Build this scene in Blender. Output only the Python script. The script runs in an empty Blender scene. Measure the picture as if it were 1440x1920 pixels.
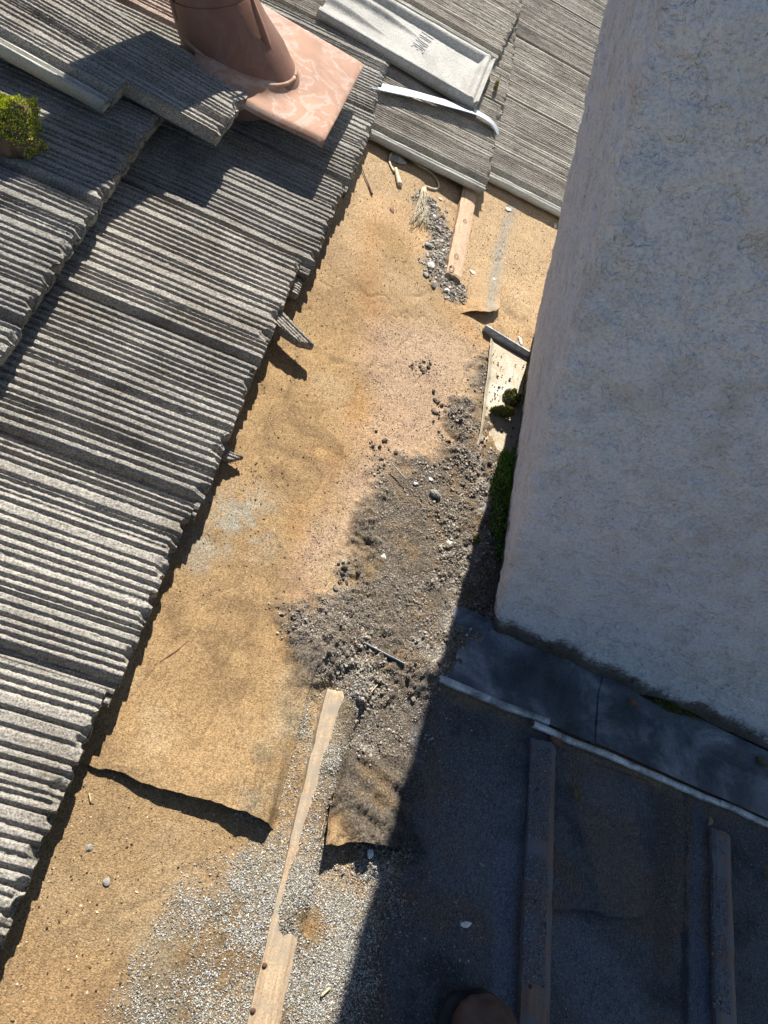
import bpy, math, random
import numpy as np
from mathutils import Matrix, Vector
rnd = random.Random(7); rng = np.random.default_rng(11)
scn = bpy.context.scene
COL = scn.collection

# ------------------------------------------------------------------ frames
TH = math.radians(24.5)                     # roof pitch
D = 1.05                                    # lens height above the roof plane, measured square to it
FPX = 1442.0
hv = np.array([460, -2010, 1442.0]); nv = np.array([-16, 1030, 1442.0])
hv /= np.linalg.norm(hv); nv = nv - hv * (nv @ hv); nv /= np.linalg.norm(nv)
gv = np.cross(nv, hv)                       # level direction down the slope, in lens axes (x right, y down, z ahead)
Sv = math.cos(TH) * gv + math.sin(TH) * nv
Nv = math.sin(TH) * gv - math.cos(TH) * nv
RS = Vector((math.cos(TH), 0, -math.sin(TH))); RV = Vector((0, 1, 0)); RN = Vector((math.sin(TH), 0, math.cos(TH)))
ROOF = Matrix(((RS.x, RV.x, RN.x, 0), (RS.y, RV.y, RN.y, 0), (RS.z, RV.z, RN.z, 0), (0, 0, 0, 1)))

def P(x, y, w=0.0):
    """where a line of sight meets the plane w metres above the roof: roof coordinates u (down slope), v (along battens)"""
    r = np.array([x - 720.0, y - 960.0, FPX]); p = r * ((w - D) / (r @ Nv))
    return float(p @ Sv), float(p @ hv)

# ------------------------------------------------------------------ camera, sky, sun, exposure
cam = bpy.data.objects.new('camera', bpy.data.cameras.new('camera')); COL.objects.link(cam)
cam.data.sensor_fit = 'VERTICAL'; cam.data.sensor_height = 24.0; cam.data.lens = 24.0 * FPX / 1920.0
cam.data.clip_start = 0.01; cam.data.clip_end = 500
right = Vector((gv[0], hv[0], -nv[0])); upv = -Vector((gv[1], hv[1], -nv[1])); back = -Vector((gv[2], hv[2], -nv[2]))
pos = RN * D
cam.matrix_world = Matrix(((right.x, upv.x, back.x, pos.x), (right.y, upv.y, back.y, pos.y), (right.z, upv.z, back.z, pos.z), (0, 0, 0, 1)))
scn.camera = cam
SUN = (RS * -0.313 + RV * 1.10 + RN).normalized()
SUN_EL = math.asin(SUN.z); SUN_AZ = math.atan2(SUN.x, SUN.y)
world = bpy.data.worlds.new('World'); scn.world = world; world.use_nodes = True
wt = world.node_tree; bgn = wt.nodes['Background']
sky = wt.nodes.new('ShaderNodeTexSky'); sky.sky_type = 'NISHITA'; sky.sun_disc = False
sky.sun_elevation = SUN_EL; sky.sun_rotation = SUN_AZ
wt.links.new(sky.outputs[0], bgn.inputs[0]); bgn.inputs[1].default_value = 0.062
sky.air_density = 0.75; sky.dust_density = 0.3; sky.ozone_density = 2.5
sun = bpy.data.objects.new('sun', bpy.data.lights.new('sun', 'SUN')); COL.objects.link(sun)
sun.data.energy = 5.0; sun.data.angle = math.radians(0.5); sun.data.color = (1.0, 0.965, 0.90)
sun.rotation_euler = SUN.to_track_quat('Z', 'Y').to_euler(); sun.location = SUN * 8
scn.view_settings.view_transform = 'Standard'; scn.view_settings.look = 'None'
scn.view_settings.exposure = 1.13; scn.view_settings.gamma = 1.0; scn.view_settings.use_curve_mapping = False

# ------------------------------------------------------------------ noise
def _hash(ix, iy, seed):
    h = (ix.astype(np.int64) * 374761393 + iy.astype(np.int64) * 668265263 + seed * 1442695041) & 0xffffffff
    h = ((h ^ (h >> 13)) * 1274126177) & 0xffffffff
    return ((h ^ (h >> 16)) & 0xffff) / 65535.0
def vnoise(x, y, s=0):
    ix = np.floor(x); iy = np.floor(y); fx = x - ix; fy = y - iy
    fx = fx * fx * (3 - 2 * fx); fy = fy * fy * (3 - 2 * fy)
    a = _hash(ix, iy, s); b = _hash(ix + 1, iy, s); c = _hash(ix, iy + 1, s); d = _hash(ix + 1, iy + 1, s)
    return (a + (b - a) * fx) * (1 - fy) + (c + (d - c) * fx) * fy
def fbm(x, y, scale, oct=4, s=0):
    t = 0; a = 1.0; n = 0
    for o in range(oct):
        ca, sa = math.cos(o * 1.1), math.sin(o * 1.1)
        X = (x * ca - y * sa) / scale * 2 ** o; Y = (x * sa + y * ca) / scale * 2 ** o
        t = t + a * vnoise(X + 31.7 * o, Y + 17.3 * o, s + o); n += a; a *= 0.55
    return t / n * 2 - 1
def sm(a, b, x):
    t = np.clip((x - a) / (b - a), 0, 1); return t * t * (3 - 2 * t)
def poly_sd(u, v, pts):
    """signed distance, negative inside"""
    pts = np.array(pts); d = np.full(u.shape, 1e9); ins = np.zeros(u.shape, bool); n = len(pts)
    for i in range(n):
        a = pts[i]; b = pts[(i + 1) % n]; e = b - a; wx = u - a[0]; wy = v - a[1]
        t = np.clip((wx * e[0] + wy * e[1]) / (e @ e + 1e-12), 0, 1)
        d = np.minimum(d, np.hypot(wx - t * e[0], wy - t * e[1]))
        c = ((a[1] <= v) & (b[1] > v)) | ((b[1] <= v) & (a[1] > v))
        xi = a[0] + (v - a[1]) / (b[1] - a[1] + 1e-12) * e[0]
        ins ^= c & (u < xi)
    return np.where(ins, -d, d)
def pmask(u, v, px, soft=0.02, wob=0.02, s=0, wscale=0.06):
    sd = poly_sd(u, v, [P(*p) for p in px]) + wob * fbm(u, v, wscale, 4, s + 50)
    return 1 - sm(-soft, soft, sd)
def line_d(u, v, px, w=0.0):
    pts = [P(p[0], p[1], w) for p in px]; d = np.full(np.shape(u), 1e9)
    for a, b in zip(pts, pts[1:]):
        e = np.array(b) - np.array(a); t = np.clip(((u - a[0]) * e[0] + (v - a[1]) * e[1]) / (e @ e), 0, 1)
        d = np.minimum(d, np.hypot(u - a[0] - t * e[0], v - a[1] - t * e[1]))
    return d

# ------------------------------------------------------------------ mesh helpers
def mesh_np(name, V, F, mats, smooth=True, cols=None, midx=None):
    V = np.asarray(V, np.float32); F = np.asarray(F, np.int32)
    me = bpy.data.meshes.new(name); me.vertices.add(len(V)); me.vertices.foreach_set('co', V.ravel())
    k = F.shape[1]; me.loops.add(F.size); me.loops.foreach_set('vertex_index', F.ravel())
    me.polygons.add(len(F)); me.polygons.foreach_set('loop_start', np.arange(0, F.size, k, dtype=np.int32))
    me.polygons.foreach_set('loop_total', np.full(len(F), k, np.int32))
    me.polygons.foreach_set('use_smooth', np.full(len(F), bool(smooth)))
    if midx is not None: me.polygons.foreach_set('material_index', np.asarray(midx, np.int32))
    me.update(calc_edges=True)
    if cols is not None:
        a = me.color_attributes.new('Col', 'FLOAT_COLOR', 'POINT')
        c = np.ones((len(V), 4), np.float32); cols = np.asarray(cols); c[:, :cols.shape[1]] = cols; a.data.foreach_set('color', c.ravel())
    for m in (mats if isinstance(mats, (list, tuple)) else [mats]): me.materials.append(m)
    return me
def gridF(ni, nj, off=0):
    i, j = np.meshgrid(np.arange(ni - 1), np.arange(nj - 1), indexing='ij'); a = (i * nj + j).ravel() + off
    return np.stack([a, a + nj, a + nj + 1, a + 1], 1)
def link(name, me, parent=None, mw=None, **props):
    o = bpy.data.objects.new(name, me); COL.objects.link(o)
    if parent is not None: o.parent = parent
    if mw is not None: o.matrix_world = mw if parent is None else mw
    for k, v in props.items(): o[k] = v
    return o
def RM(u, v, w=0.0, yaw=0.0, pitch=0.0, roll=0.0):
    return ROOF @ Matrix.Translation((u, v, w)) @ Matrix.Rotation(yaw, 4, 'Z') @ Matrix.Rotation(pitch, 4, 'Y') @ Matrix.Rotation(roll, 4, 'X')
def child(name, me, parent, local=None, **props):
    """local: placement relative to the parent"""
    o = bpy.data.objects.new(name, me); COL.objects.link(o); o.parent = parent
    if local is not None: o.matrix_local = local
    for k, v in props.items(): o[k] = v
    return o
def thing(name, label, cat, mw, group=None, me=None):
    o = bpy.data.objects.new(name, me); COL.objects.link(o); o.matrix_world = mw
    o['label'] = label; o['category'] = cat
    if group: o['group'] = group
    return o
def tube(pts, r, mat, name='tube', seg=8, taper=None, flat=1.0):
    pts = [Vector(p) for p in pts]; V = []; n = len(pts)
    up = Vector((0, 0, 1))
    for i, p in enumerate(pts):
        t = (pts[min(i + 1, n - 1)] - pts[max(i - 1, 0)]).normalized()
        a = t.cross(up); a = a.normalized() if a.length > 1e-5 else Vector((1, 0, 0)); b = a.cross(t).normalized()
        rr = r * (taper[i] if taper else 1)
        for k in range(seg):
            g = 2 * math.pi * k / seg; V.append(p + a * (rr * math.cos(g)) + b * (rr * flat * math.sin(g)))
    F = []
    for i in range(n - 1):
        for k in range(seg): F.append((i * seg + k, i * seg + (k + 1) % seg, (i + 1) * seg + (k + 1) % seg, (i + 1) * seg + k))
    V.append(pts[0]); V.append(pts[-1]); c0 = n * seg
    for k in range(seg):
        F.append((c0, (k + 1) % seg, k, k)); F.append((c0 + 1, (n - 1) * seg + k, (n - 1) * seg + (k + 1) % seg, (n - 1) * seg + (k + 1) % seg))
    me = bpy.data.meshes.new(name); me.from_pydata([tuple(v) for v in V], [], [f if len(set(f)) == 4 else f[:3] for f in F])
    for p in me.polygons: p.use_smooth = True
    me.materials.append(mat); return me
def box_mesh(name, sx, sy, sz, mat, nx=2, ny=2, jit=0.0, bev=0.0015, seed=0, warp=0.0):
    """slab with origin at the centre of its underside; top and ends slightly worn"""
    xs = np.linspace(-sx / 2, sx / 2, nx); ys = np.linspace(-sy / 2, sy / 2, ny)
    X, Y = np.meshgrid(xs, ys, indexing='ij')
    jx = jit * (fbm(X * 0 + ys[None, :] * 1.0, X * 3 + 7, 0.02, 3, seed)); e = (np.abs(X) > sx / 2 - 1e-6)
    jy = jit * (fbm(Y * 3 + 3, X * 1.0, 0.008, 3, seed + 5)); ee = (np.abs(Y) > sy / 2 - 1e-6)
    Zt = sz + warp * fbm(X, Y, 0.3, 2, seed) + 0.0006 * fbm(X * 4, Y, 0.02, 3, seed)
    Zt = Zt - bev * e - bev * ee
    Xt = X + jx * e * 0.3; Yt = Y + jy * ee
    top = np.stack([Xt, Yt, Zt], -1).reshape(-1, 3); bot = np.stack([Xt, Yt, Zt * 0], -1).reshape(-1, 3)
    V = np.concatenate([top, bot]); F = [gridF(nx, ny)]; B = gridF(nx, ny, nx * ny)[:, ::-1]; F.append(B)
    ring = [i * ny for i in range(nx)] + [(nx - 1) * ny + j for j in range(1, ny)] + [i * ny + ny - 1 for i in range(nx - 2, -1, -1)] + [j for j in range(ny - 2, 0, -1)]
    W = [(ring[k], ring[k] + nx * ny, ring[(k + 1) % len(ring)] + nx * ny, ring[(k + 1) % len(ring)]) for k in range(len(ring))]
    F.append(np.array(W)); return mesh_np(name, V, np.concatenate(F), mat, smooth=False)
# unit solids for scattered grains
t_ = (1 + 5 ** .5) / 2
ICO_V = np.array([(-1, t_, 0), (1, t_, 0), (-1, -t_, 0), (1, -t_, 0), (0, -1, t_), (0, 1, t_), (0, -1, -t_), (0, 1, -t_), (t_, 0, -1), (t_, 0, 1), (-t_, 0, -1), (-t_, 0, 1)]) / math.sqrt(1 + t_ * t_)
ICO_F = np.array([(0, 11, 5), (0, 5, 1), (0, 1, 7), (0, 7, 10), (0, 10, 11), (1, 5, 9), (5, 11, 4), (11, 10, 2), (10, 7, 6), (7, 1, 8), (3, 9, 4), (3, 4, 2), (3, 2, 6), (3, 6, 8), (3, 8, 9), (4, 9, 5), (2, 4, 11), (6, 2, 10), (8, 6, 7), (9, 8, 1)])
OCT_V = np.array([(1, 0, 0), (-1, 0, 0), (0, 1, 0), (0, -1, 0), (0, 0, 1), (0, 0, -.6)], float)
OCT_F = np.array([(0, 2, 4), (2, 1, 4), (1, 3, 4), (3, 0, 4), (2, 0, 5), (1, 2, 5), (3, 1, 5), (0, 3, 5)])
def scatter_mesh(name, C, R, cols, mat, base='ico', jit=0.42, flat=0.75, stretch=0.0):
    BV, BF = (ICO_V, ICO_F) if base == 'ico' else (OCT_V, OCT_F)
    n = len(C); k = len(BV); a = rng.uniform(0, 6.283, n); ca, sa = np.cos(a)[:, None], np.sin(a)[:, None]
    tb = rng.uniform(-.8, .8, n)[:, None]; X = BV[None, :, 0] * (1 + stretch * rng.uniform(0, 1, (n, 1))); Y = BV[None, :, 1] * np.ones((n, 1)); Z = BV[None, :, 2] * flat * np.ones((n, 1))
    Y, Z = Y * np.cos(tb) - Z * np.sin(tb), Y * np.sin(tb) + Z * np.cos(tb)
    X, Y = X * ca - Y * sa, X * sa + Y * ca
    V = np.stack([X, Y, Z], -1) * (1 + jit * rng.uniform(-1, 1, (n, k, 1))) * R[:, None, None] + C[:, None, :]
    F = BF[None] + (np.arange(n) * k)[:, None, None]
    return mesh_np(name, V.reshape(-1, 3), F.reshape(-1, 3), mat, smooth=False, cols=np.repeat(cols, k, 0))

# ------------------------------------------------------------------ materials
def mat_new(name):
    m = bpy.data.materials.new(name); m.use_nodes = True; nt = m.node_tree; return m, nt, nt.nodes['Principled BSDF']
def N_(nt, t, **kw):
    n = nt.nodes.new(t)
    for k, v in kw.items():
        if k in n.inputs: n.inputs[k].default_value = v
        else: setattr(n, k, v)
    return n
def ramp(nt, src, stops):
    r = nt.nodes.new('ShaderNodeValToRGB'); e = r.color_ramp.elements
    while len(e) < len(stops): e.new(0.5)
    for i, (p, c) in enumerate(stops): e[i].position = p; e[i].color = (*c, 1) if len(c) == 3 else c
    nt.links.new(src, r.inputs[0]); return r.outputs[0]
def mul(nt, a, b, fac=1.0, mode='MULTIPLY'):
    n = nt.nodes.new('ShaderNodeMix'); n.data_type = 'RGBA'; n.blend_type = mode; n.inputs[0].default_value = fac if not hasattr(fac, 'links') else 1
    if hasattr(fac, 'links'): nt.links.new(fac, n.inputs[0])
    for s, i in ((a, 6), (b, 7)):
        if hasattr(s, 'links'): nt.links.new(s, n.inputs[i])
        else: n.inputs[i].default_value = (*s, 1)
    return n.outputs[2]
def noise(nt, scale, detail=4, rough=0.6, vec=None, dist=0.0):
    n = N_(nt, 'ShaderNodeTexNoise', Scale=scale, Detail=detail, Roughness=rough, Distortion=dist)
    if vec is not None: nt.links.new(vec, n.inputs['Vector'])
    return n.outputs['Fac']
def objco(nt): return nt.nodes.new('ShaderNodeTexCoord').outputs['Object']
def mapped(nt, sc, rand=False):
    m = nt.nodes.new('ShaderNodeMapping'); m.inputs['Scale'].default_value = sc; nt.links.new(objco(nt), m.inputs['Vector'])
    if rand:
        oi = nt.nodes.new('ShaderNodeObjectInfo'); v = N_(nt, 'ShaderNodeVectorMath', operation='SCALE'); v.inputs[0].default_value = (9.1, 5.3, 3.7)
        nt.links.new(oi.outputs['Random'], v.inputs['Scale']); nt.links.new(v.outputs[0], m.inputs['Location'])
    return m.outputs[0]
def bump(nt, bs, h, dist, strength=1.0, prev=None):
    b = N_(nt, 'ShaderNodeBump', Distance=dist, Strength=strength); nt.links.new(h, b.inputs['Height'])
    if prev is not None: nt.links.new(prev, b.inputs['Normal'])
    nt.links.new(b.outputs[0], bs.inputs['Normal']); return b.outputs[0]

def concrete_mat(name, a, b, c, grain=(0.42, 1.65), warm=0.0, g=360.0):
    m, nt, bs = mat_new(name); vec = mapped(nt, (1, 1, 1), True)
    big = ramp(nt, noise(nt, 7, 8, 0.68, vec, 0.4), [(0.34, a), (0.5, b), (0.66, c)])
    gr = ramp(nt, noise(nt, g, 3, 0.7, vec), [(0.34, (grain[0],) * 3), (0.5, (1, 1, 1)), (0.66, (grain[1],) * 3)])
    col = mul(nt, big, gr)
    oi = nt.nodes.new('ShaderNodeObjectInfo')
    tone = ramp(nt, oi.outputs['Random'], [(0, (0.86, 0.86, 0.86)), (0.5, (1, 0.99, 0.97)), (1, (1.1, 1.07, 1.03))])
    col = mul(nt, col, tone)
    rust = ramp(nt, noise(nt, 14, 6, 0.75, vec, 0.6), [(0.64, (0, 0, 0)), (0.74, (1, 1, 1))])
    rf = N_(nt, 'ShaderNodeMath', operation='MULTIPLY'); rf.inputs[1].default_value = 0.35 + warm; nt.links.new(rust, rf.inputs[0])
    col = mul(nt, col, (0.30, 0.17, 0.09), rf.outputs[0], 'MIX')
    lich = ramp(nt, noise(nt, 160, 3, 0.6, vec), [(0.70, (0, 0, 0)), (0.74, (1, 1, 1))])
    lf = N_(nt, 'ShaderNodeMath', operation='MULTIPLY'); lf.inputs[1].default_value = 0.45; nt.links.new(lich, lf.inputs[0])
    col = mul(nt, col, (0.42, 0.36, 0.20), lf.outputs[0], 'MIX')
    nt.links.new(col, bs.inputs['Base Color']); bs.inputs['Roughness'].default_value = 0.92; bs.inputs['Specular IOR Level'].default_value = 0.25
    p = bump(nt, bs, noise(nt, 700, 3, 0.7, vec), 0.0016, 0.9); return m
M_tile = concrete_mat('weathered_concrete_tile', (0.165, 0.145, 0.118), (0.245, 0.228, 0.20), (0.31, 0.29, 0.255))
M_fine = concrete_mat('fine_grained_concrete_tile', (0.18, 0.155, 0.125), (0.27, 0.24, 0.20), (0.34, 0.31, 0.26), (0.4, 1.6), 0.05, 360)
M_rusty = concrete_mat('rust_stained_concrete_tile', (0.20, 0.13, 0.09), (0.30, 0.22, 0.17), (0.34, 0.28, 0.23), warm=0.4)
M_under = concrete_mat('pale_tile_underside', (0.27, 0.26, 0.235), (0.36, 0.35, 0.325), (0.42, 0.41, 0.38), (0.6, 1.35))
M_chan = concrete_mat('smooth_channel_concrete', (0.33, 0.32, 0.28), (0.42, 0.41, 0.36), (0.48, 0.47, 0.42), (0.75, 1.25))

def felt_mat(name, grain_lo=0.5, grain_hi=1.45, bumpd=0.0016, spec=0.2):
    m, nt, bs = mat_new(name); at = nt.nodes.new('ShaderNodeVertexColor'); at.layer_name = 'Col'
    co = objco(nt)
    g1 = ramp(nt, noise(nt, 400, 3, 0.75, co), [(0.32, (grain_lo,) * 3), (0.5, (1, 1, 1)), (0.68, (grain_hi,) * 3)])
    col = mul(nt, at.outputs['Color'], g1)
    mudn = ramp(nt, noise(nt, 330, 4, 0.8, co), [(0.36, (0.35,) * 3), (0.5, (0.95,) * 3), (0.64, (1.7,) * 3)]); col = mul(nt, col, mudn, at.outputs['Alpha'])
    fib = ramp(nt, noise(nt, 240, 4, 0.75, mapped(nt, (1.0, 0.42, 1))), [(0.36, (0.78, 0.76, 0.74)), (0.5, (1, 1, 1)), (0.66, (1.16, 1.17, 1.18))])
    col = mul(nt, col, fib)
    sp = ramp(nt, noise(nt, 300, 2, 0.5, co), [(0.235, (1, 1, 1)), (0.27, (0, 0, 0))])
    col = mul(nt, col, (0.05, 0.035, 0.02), sp, 'MIX')
    nt.links.new(col, bs.inputs['Base Color']); bs.inputs['Roughness'].default_value = 0.95; bs.inputs['Specular IOR Level'].default_value = spec
    b = bump(nt, bs, noise(nt, 150, 5, 0.75, co), 0.0035, 0.55)
    b = bump(nt, bs, noise(nt, 560, 2, 0.7, co), bumpd, 0.9, b)
    hm = N_(nt, 'ShaderNodeMath', operation='MULTIPLY'); nt.links.new(noise(nt, 190, 5, 0.8, co), hm.inputs[0]); nt.links.new(at.outputs['Alpha'], hm.inputs[1]); bump(nt, bs, hm.outputs[0], 0.009, 1.0, b); return m
M_felt = felt_mat('roofing_felt')
def vcol_mat(name, rough=0.95, bscale=900, bd=0.0008):
    m, nt, bs = mat_new(name); at = nt.nodes.new('ShaderNodeVertexColor'); at.layer_name = 'Col'
    nt.links.new(at.outputs['Color'], bs.inputs['Base Color']); bs.inputs['Roughness'].default_value = rough; bs.inputs['Specular IOR Level'].default_value = 0.2
    bump(nt, bs, noise(nt, bscale, 3, 0.7, objco(nt)), bd, 0.8); return m
M_grain = vcol_mat('grit_and_dirt_grains')
M_mossleaf = vcol_mat('moss_leaves', 0.8)

def wood_mat(name, a, b, sc=(6, 60, 60), dirt=0.5, dcol=(0.10, 0.09, 0.085)):
    m, nt, bs = mat_new(name); vec = mapped(nt, sc); col = ramp(nt, noise(nt, 2.2, 6, 0.65, vec, 0.4), [(0.3, a), (0.55, b), (0.75, tuple(x * 1.15 for x in b))])
    col = mul(nt, col, ramp(nt, noise(nt, 420, 3, 0.7, objco(nt)), [(0.35, (0.7,) * 3), (0.6, (1.12,) * 3)]))
    d = ramp(nt, noise(nt, 16, 6, 0.7, objco(nt), 0.3), [(0.62 - dirt * 0.35, (0, 0, 0)), (0.74 - dirt * 0.25, (1, 1, 1))])
    col = mul(nt, col, dcol, d, 'MIX')
    nt.links.new(col, bs.inputs['Base Color']); bs.inputs['Roughness'].default_value = 0.85
    bump(nt, bs, noise(nt, 3.0, 6, 0.7, vec), 0.0015, 0.5); return m
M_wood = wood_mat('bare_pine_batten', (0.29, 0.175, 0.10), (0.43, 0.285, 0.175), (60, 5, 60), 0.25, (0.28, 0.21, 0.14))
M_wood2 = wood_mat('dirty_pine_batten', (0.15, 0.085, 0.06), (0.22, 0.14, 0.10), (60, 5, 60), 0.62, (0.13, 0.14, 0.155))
M_wood3 = wood_mat('dusty_pine_batten', (0.27, 0.18, 0.105), (0.41, 0.30, 0.185), (60, 5, 60), 0.45, (0.27, 0.22, 0.16))

def metal_mat(name, stops, metallic=0.35, rough=0.5, sc=11, bd=0.0):
    m, nt, bs = mat_new(name); co = objco(nt)
    col = ramp(nt, noise(nt, sc, 6, 0.65, co, 0.5), stops)
    col = mul(nt, col, ramp(nt, noise(nt, 260, 3, 0.7, co), [(0.35, (0.72,) * 3), (0.55, (1.05,) * 3)]))
    nt.links.new(col, bs.inputs['Base Color']); bs.inputs['Metallic'].default_value = metallic; bs.inputs['Roughness'].default_value = rough
    bump(nt, bs, noise(nt, 60, 4, 0.6, co), 0.001, 0.35); return m
M_flash = metal_mat('weathered_galvanised_flashing', [(0.32, (0.035, 0.042, 0.05)), (0.5, (0.085, 0.10, 0.12)), (0.68, (0.26, 0.29, 0.32))], 0.2, 0.5, 10)
M_hem = metal_mat('pale_flashing_hem', [(0.34, (0.16, 0.165, 0.16)), (0.5, (0.46, 0.48, 0.48)), (0.66, (0.70, 0.72, 0.72))], 0.2, 0.5, 30)
M_flash2 = metal_mat('bare_grey_sheet_metal', [(0.3, (0.30, 0.32, 0.34)), (0.5, (0.45, 0.47, 0.5)), (0.7, (0.6, 0.62, 0.64))], 0.3, 0.45, 25)
M_pan = metal_mat('dusty_flashing_pan', [(0.3, (0.30, 0.23, 0.14)), (0.5, (0.42, 0.35, 0.25)), (0.7, (0.50, 0.47, 0.40))], 0.05, 0.75, 14)
M_shiny = metal_mat('bright_steel', [(0.3, (0.40, 0.41, 0.42)), (0.7, (0.60, 0.61, 0.62))], 0.75, 0.42, 30)

def painted_mat(name, base, chalk, amt, rough=0.55):
    m, nt, bs = mat_new(name); co = objco(nt)
    col = ramp(nt, noise(nt, 18, 4, 0.6, co), [(0.3, tuple(x * 0.85 for x in base)), (0.7, tuple(x * 1.12 for x in base))])
    # chalky tide marks: rings of pale bloom round dried puddles
    n1 = noise(nt, 9, 5, 0.6, co, 0.5)
    body = ramp(nt, n1, [(0.40, (0.0,) * 3), (0.465, (0.35,) * 3), (0.485, (0.9,) * 3), (0.50, (0.1,) * 3), (0.58, (0.0,) * 3), (0.62, (0.8,) * 3), (0.67, (0.15,) * 3)])
    ff = N_(nt, 'ShaderNodeMath', operation='MULTIPLY'); ff.inputs[1].default_value = amt; nt.links.new(body, ff.inputs[0])
    col = mul(nt, col, chalk, ff.outputs[0], 'MIX')
    sp = ramp(nt, noise(nt, 170, 3, 0.6, co), [(0.27, (1, 1, 1)), (0.31, (0, 0, 0))]); col = mul(nt, col, (0.12, 0.06, 0.04), sp, 'MIX')
    nt.links.new(col, bs.inputs['Base Color']); bs.inputs['Roughness'].default_value = rough; bs.inputs['Specular IOR Level'].default_value = 0.2
    bump(nt, bs, noise(nt, 120, 3, 0.5, co), 0.0005, 0.4); return m
M_plate = painted_mat('chalky_brown_painted_metal', (0.32, 0.18, 0.115), (0.44, 0.36, 0.31), 0.62, 0.75)
M_pipe = painted_mat('brown_painted_metal', (0.175, 0.088, 0.06), (0.24, 0.16, 0.125), 0.3, 0.42)

def stucco_mat():
    m, nt, bs = mat_new('painted_stucco'); at = nt.nodes.new('ShaderNodeVertexColor'); at.layer_name = 'Col'; co = objco(nt)
    g = ramp(nt, noise(nt, 260, 4, 0.7, co), [(0.34, (0.72,) * 3), (0.5, (1,) * 3), (0.7, (1.1,) * 3)])
    col = mul(nt, at.outputs['Color'], g)
    pit = ramp(nt, noise(nt, 85, 5, 0.66, co, 0.0), [(0.27, (0.8, 0.8, 0.8)), (0.32, (0, 0, 0))])
    col = mul(nt, col, (0.11, 0.105, 0.10), pit, 'MIX')
    nt.links.new(col, bs.inputs['Base Color']); bs.inputs['Roughness'].default_value = 0.9; bs.inputs['Specular IOR Level'].default_value = 0.2
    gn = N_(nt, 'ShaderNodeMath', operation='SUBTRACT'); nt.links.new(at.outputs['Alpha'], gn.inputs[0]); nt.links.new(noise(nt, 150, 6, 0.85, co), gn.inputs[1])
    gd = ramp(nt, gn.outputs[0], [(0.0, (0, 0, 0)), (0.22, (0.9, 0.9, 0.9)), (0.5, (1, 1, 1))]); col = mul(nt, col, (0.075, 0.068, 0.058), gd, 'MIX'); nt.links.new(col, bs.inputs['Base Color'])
    lace = ramp(nt, noise(nt, 30, 5, 0.6, co, 0.15), [(0.36, (0,) * 3), (0.50, (0.8,) * 3), (0.64, (1,) * 3)])
    b = bump(nt, bs, lace, 0.0036, 0.9)
    b = bump(nt, bs, noise(nt, 120, 4, 0.65, co, 0.0), 0.0055, 0.9, b)
    bump(nt, bs, noise(nt, 520, 3, 0.7, co), 0.0012, 0.8, b); return m
M_stucco = stucco_mat()

# ------------------------------------------------------------------ the bare felt: relief, dirt and painted shade
R_DARK = [(905, 680), (925, 760), (905, 830), (925, 870), (945, 960), (940, 1060), (930, 1175), (845, 1250), (800, 1275), (800, 1400), (775, 1500), (765, 1600), (600, 1588), (612, 1450), (660, 1330), (655, 1270), (600, 1310), (545, 1290), (528, 1200), (600, 1120), (680, 1060), (665, 980), (715, 900), (790, 860), (850, 830), (855, 760)]  # mud; the stretch by the chimney foot also paints in the shade there
R_SHADE = [(790, 1270), (1440, 1560), (1600, 2000), (640, 2000), (690, 1760), (730, 1600), (760, 1420)]  # follows the chimney's cast shadow; felt colour inside is darkened to match
R_GRIT = [(655, 1290), (590, 1350), (545, 1430), (500, 1530), (440, 1600), (380, 1680), (350, 1760), (320, 1840), (270, 1930), (480, 1960), (560, 1960), (650, 1960), (740, 1640), (600, 1600), (640, 1400)]
R_GRIT2 = [(540, 1310), (600, 1330), (580, 1400), (520, 1520), (470, 1500), (470, 1400), (500, 1380)]
R_PINK = [(700, 620), (800, 600), (900, 660), (880, 780), (850, 830), (720, 900), (680, 1000), (560, 1100), (560, 1030), (640, 940), (680, 800), (690, 700)]
R_GREY = [(370, 930), (440, 920), (500, 960), (510, 1010), (440, 1030), (380, 1060), (350, 1000)]
def fields(u, v):
    d = {}
    d['dark'] = pmask(u, v, R_DARK, 0.030, 0.06, 1) * (1 - sm(0.75, 1.0, v) * sm(0.05, -0.15, fbm(u, v, 0.07, 4, 11)) * 0.45)
    d['smooth'] = 0.75 * sm(0.05, 0.25, fbm(u, v, 0.10, 3, 12)) * (v < 2)
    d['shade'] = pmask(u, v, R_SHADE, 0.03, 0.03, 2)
    d['grit'] = np.maximum(pmask(u, v, R_GRIT, 0.05, 0.07, 3, 0.09), 0.7 * pmask(u, v, R_GRIT2, 0.04, 0.05, 4))
    d['pink'] = pmask(u, v, R_PINK, 0.06, 0.05, 5)
    d['grey'] = pmask(u, v, R_GREY, 0.04, 0.04, 6)
    sb = line_d(u, v, [(800, 380), (835, 450), (815, 500), (850, 545)])
    d['rub'] = 1 - sm(0.012, 0.05, sb + 0.012 * fbm(u, v, 0.03, 3, 9))
    return d
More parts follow.
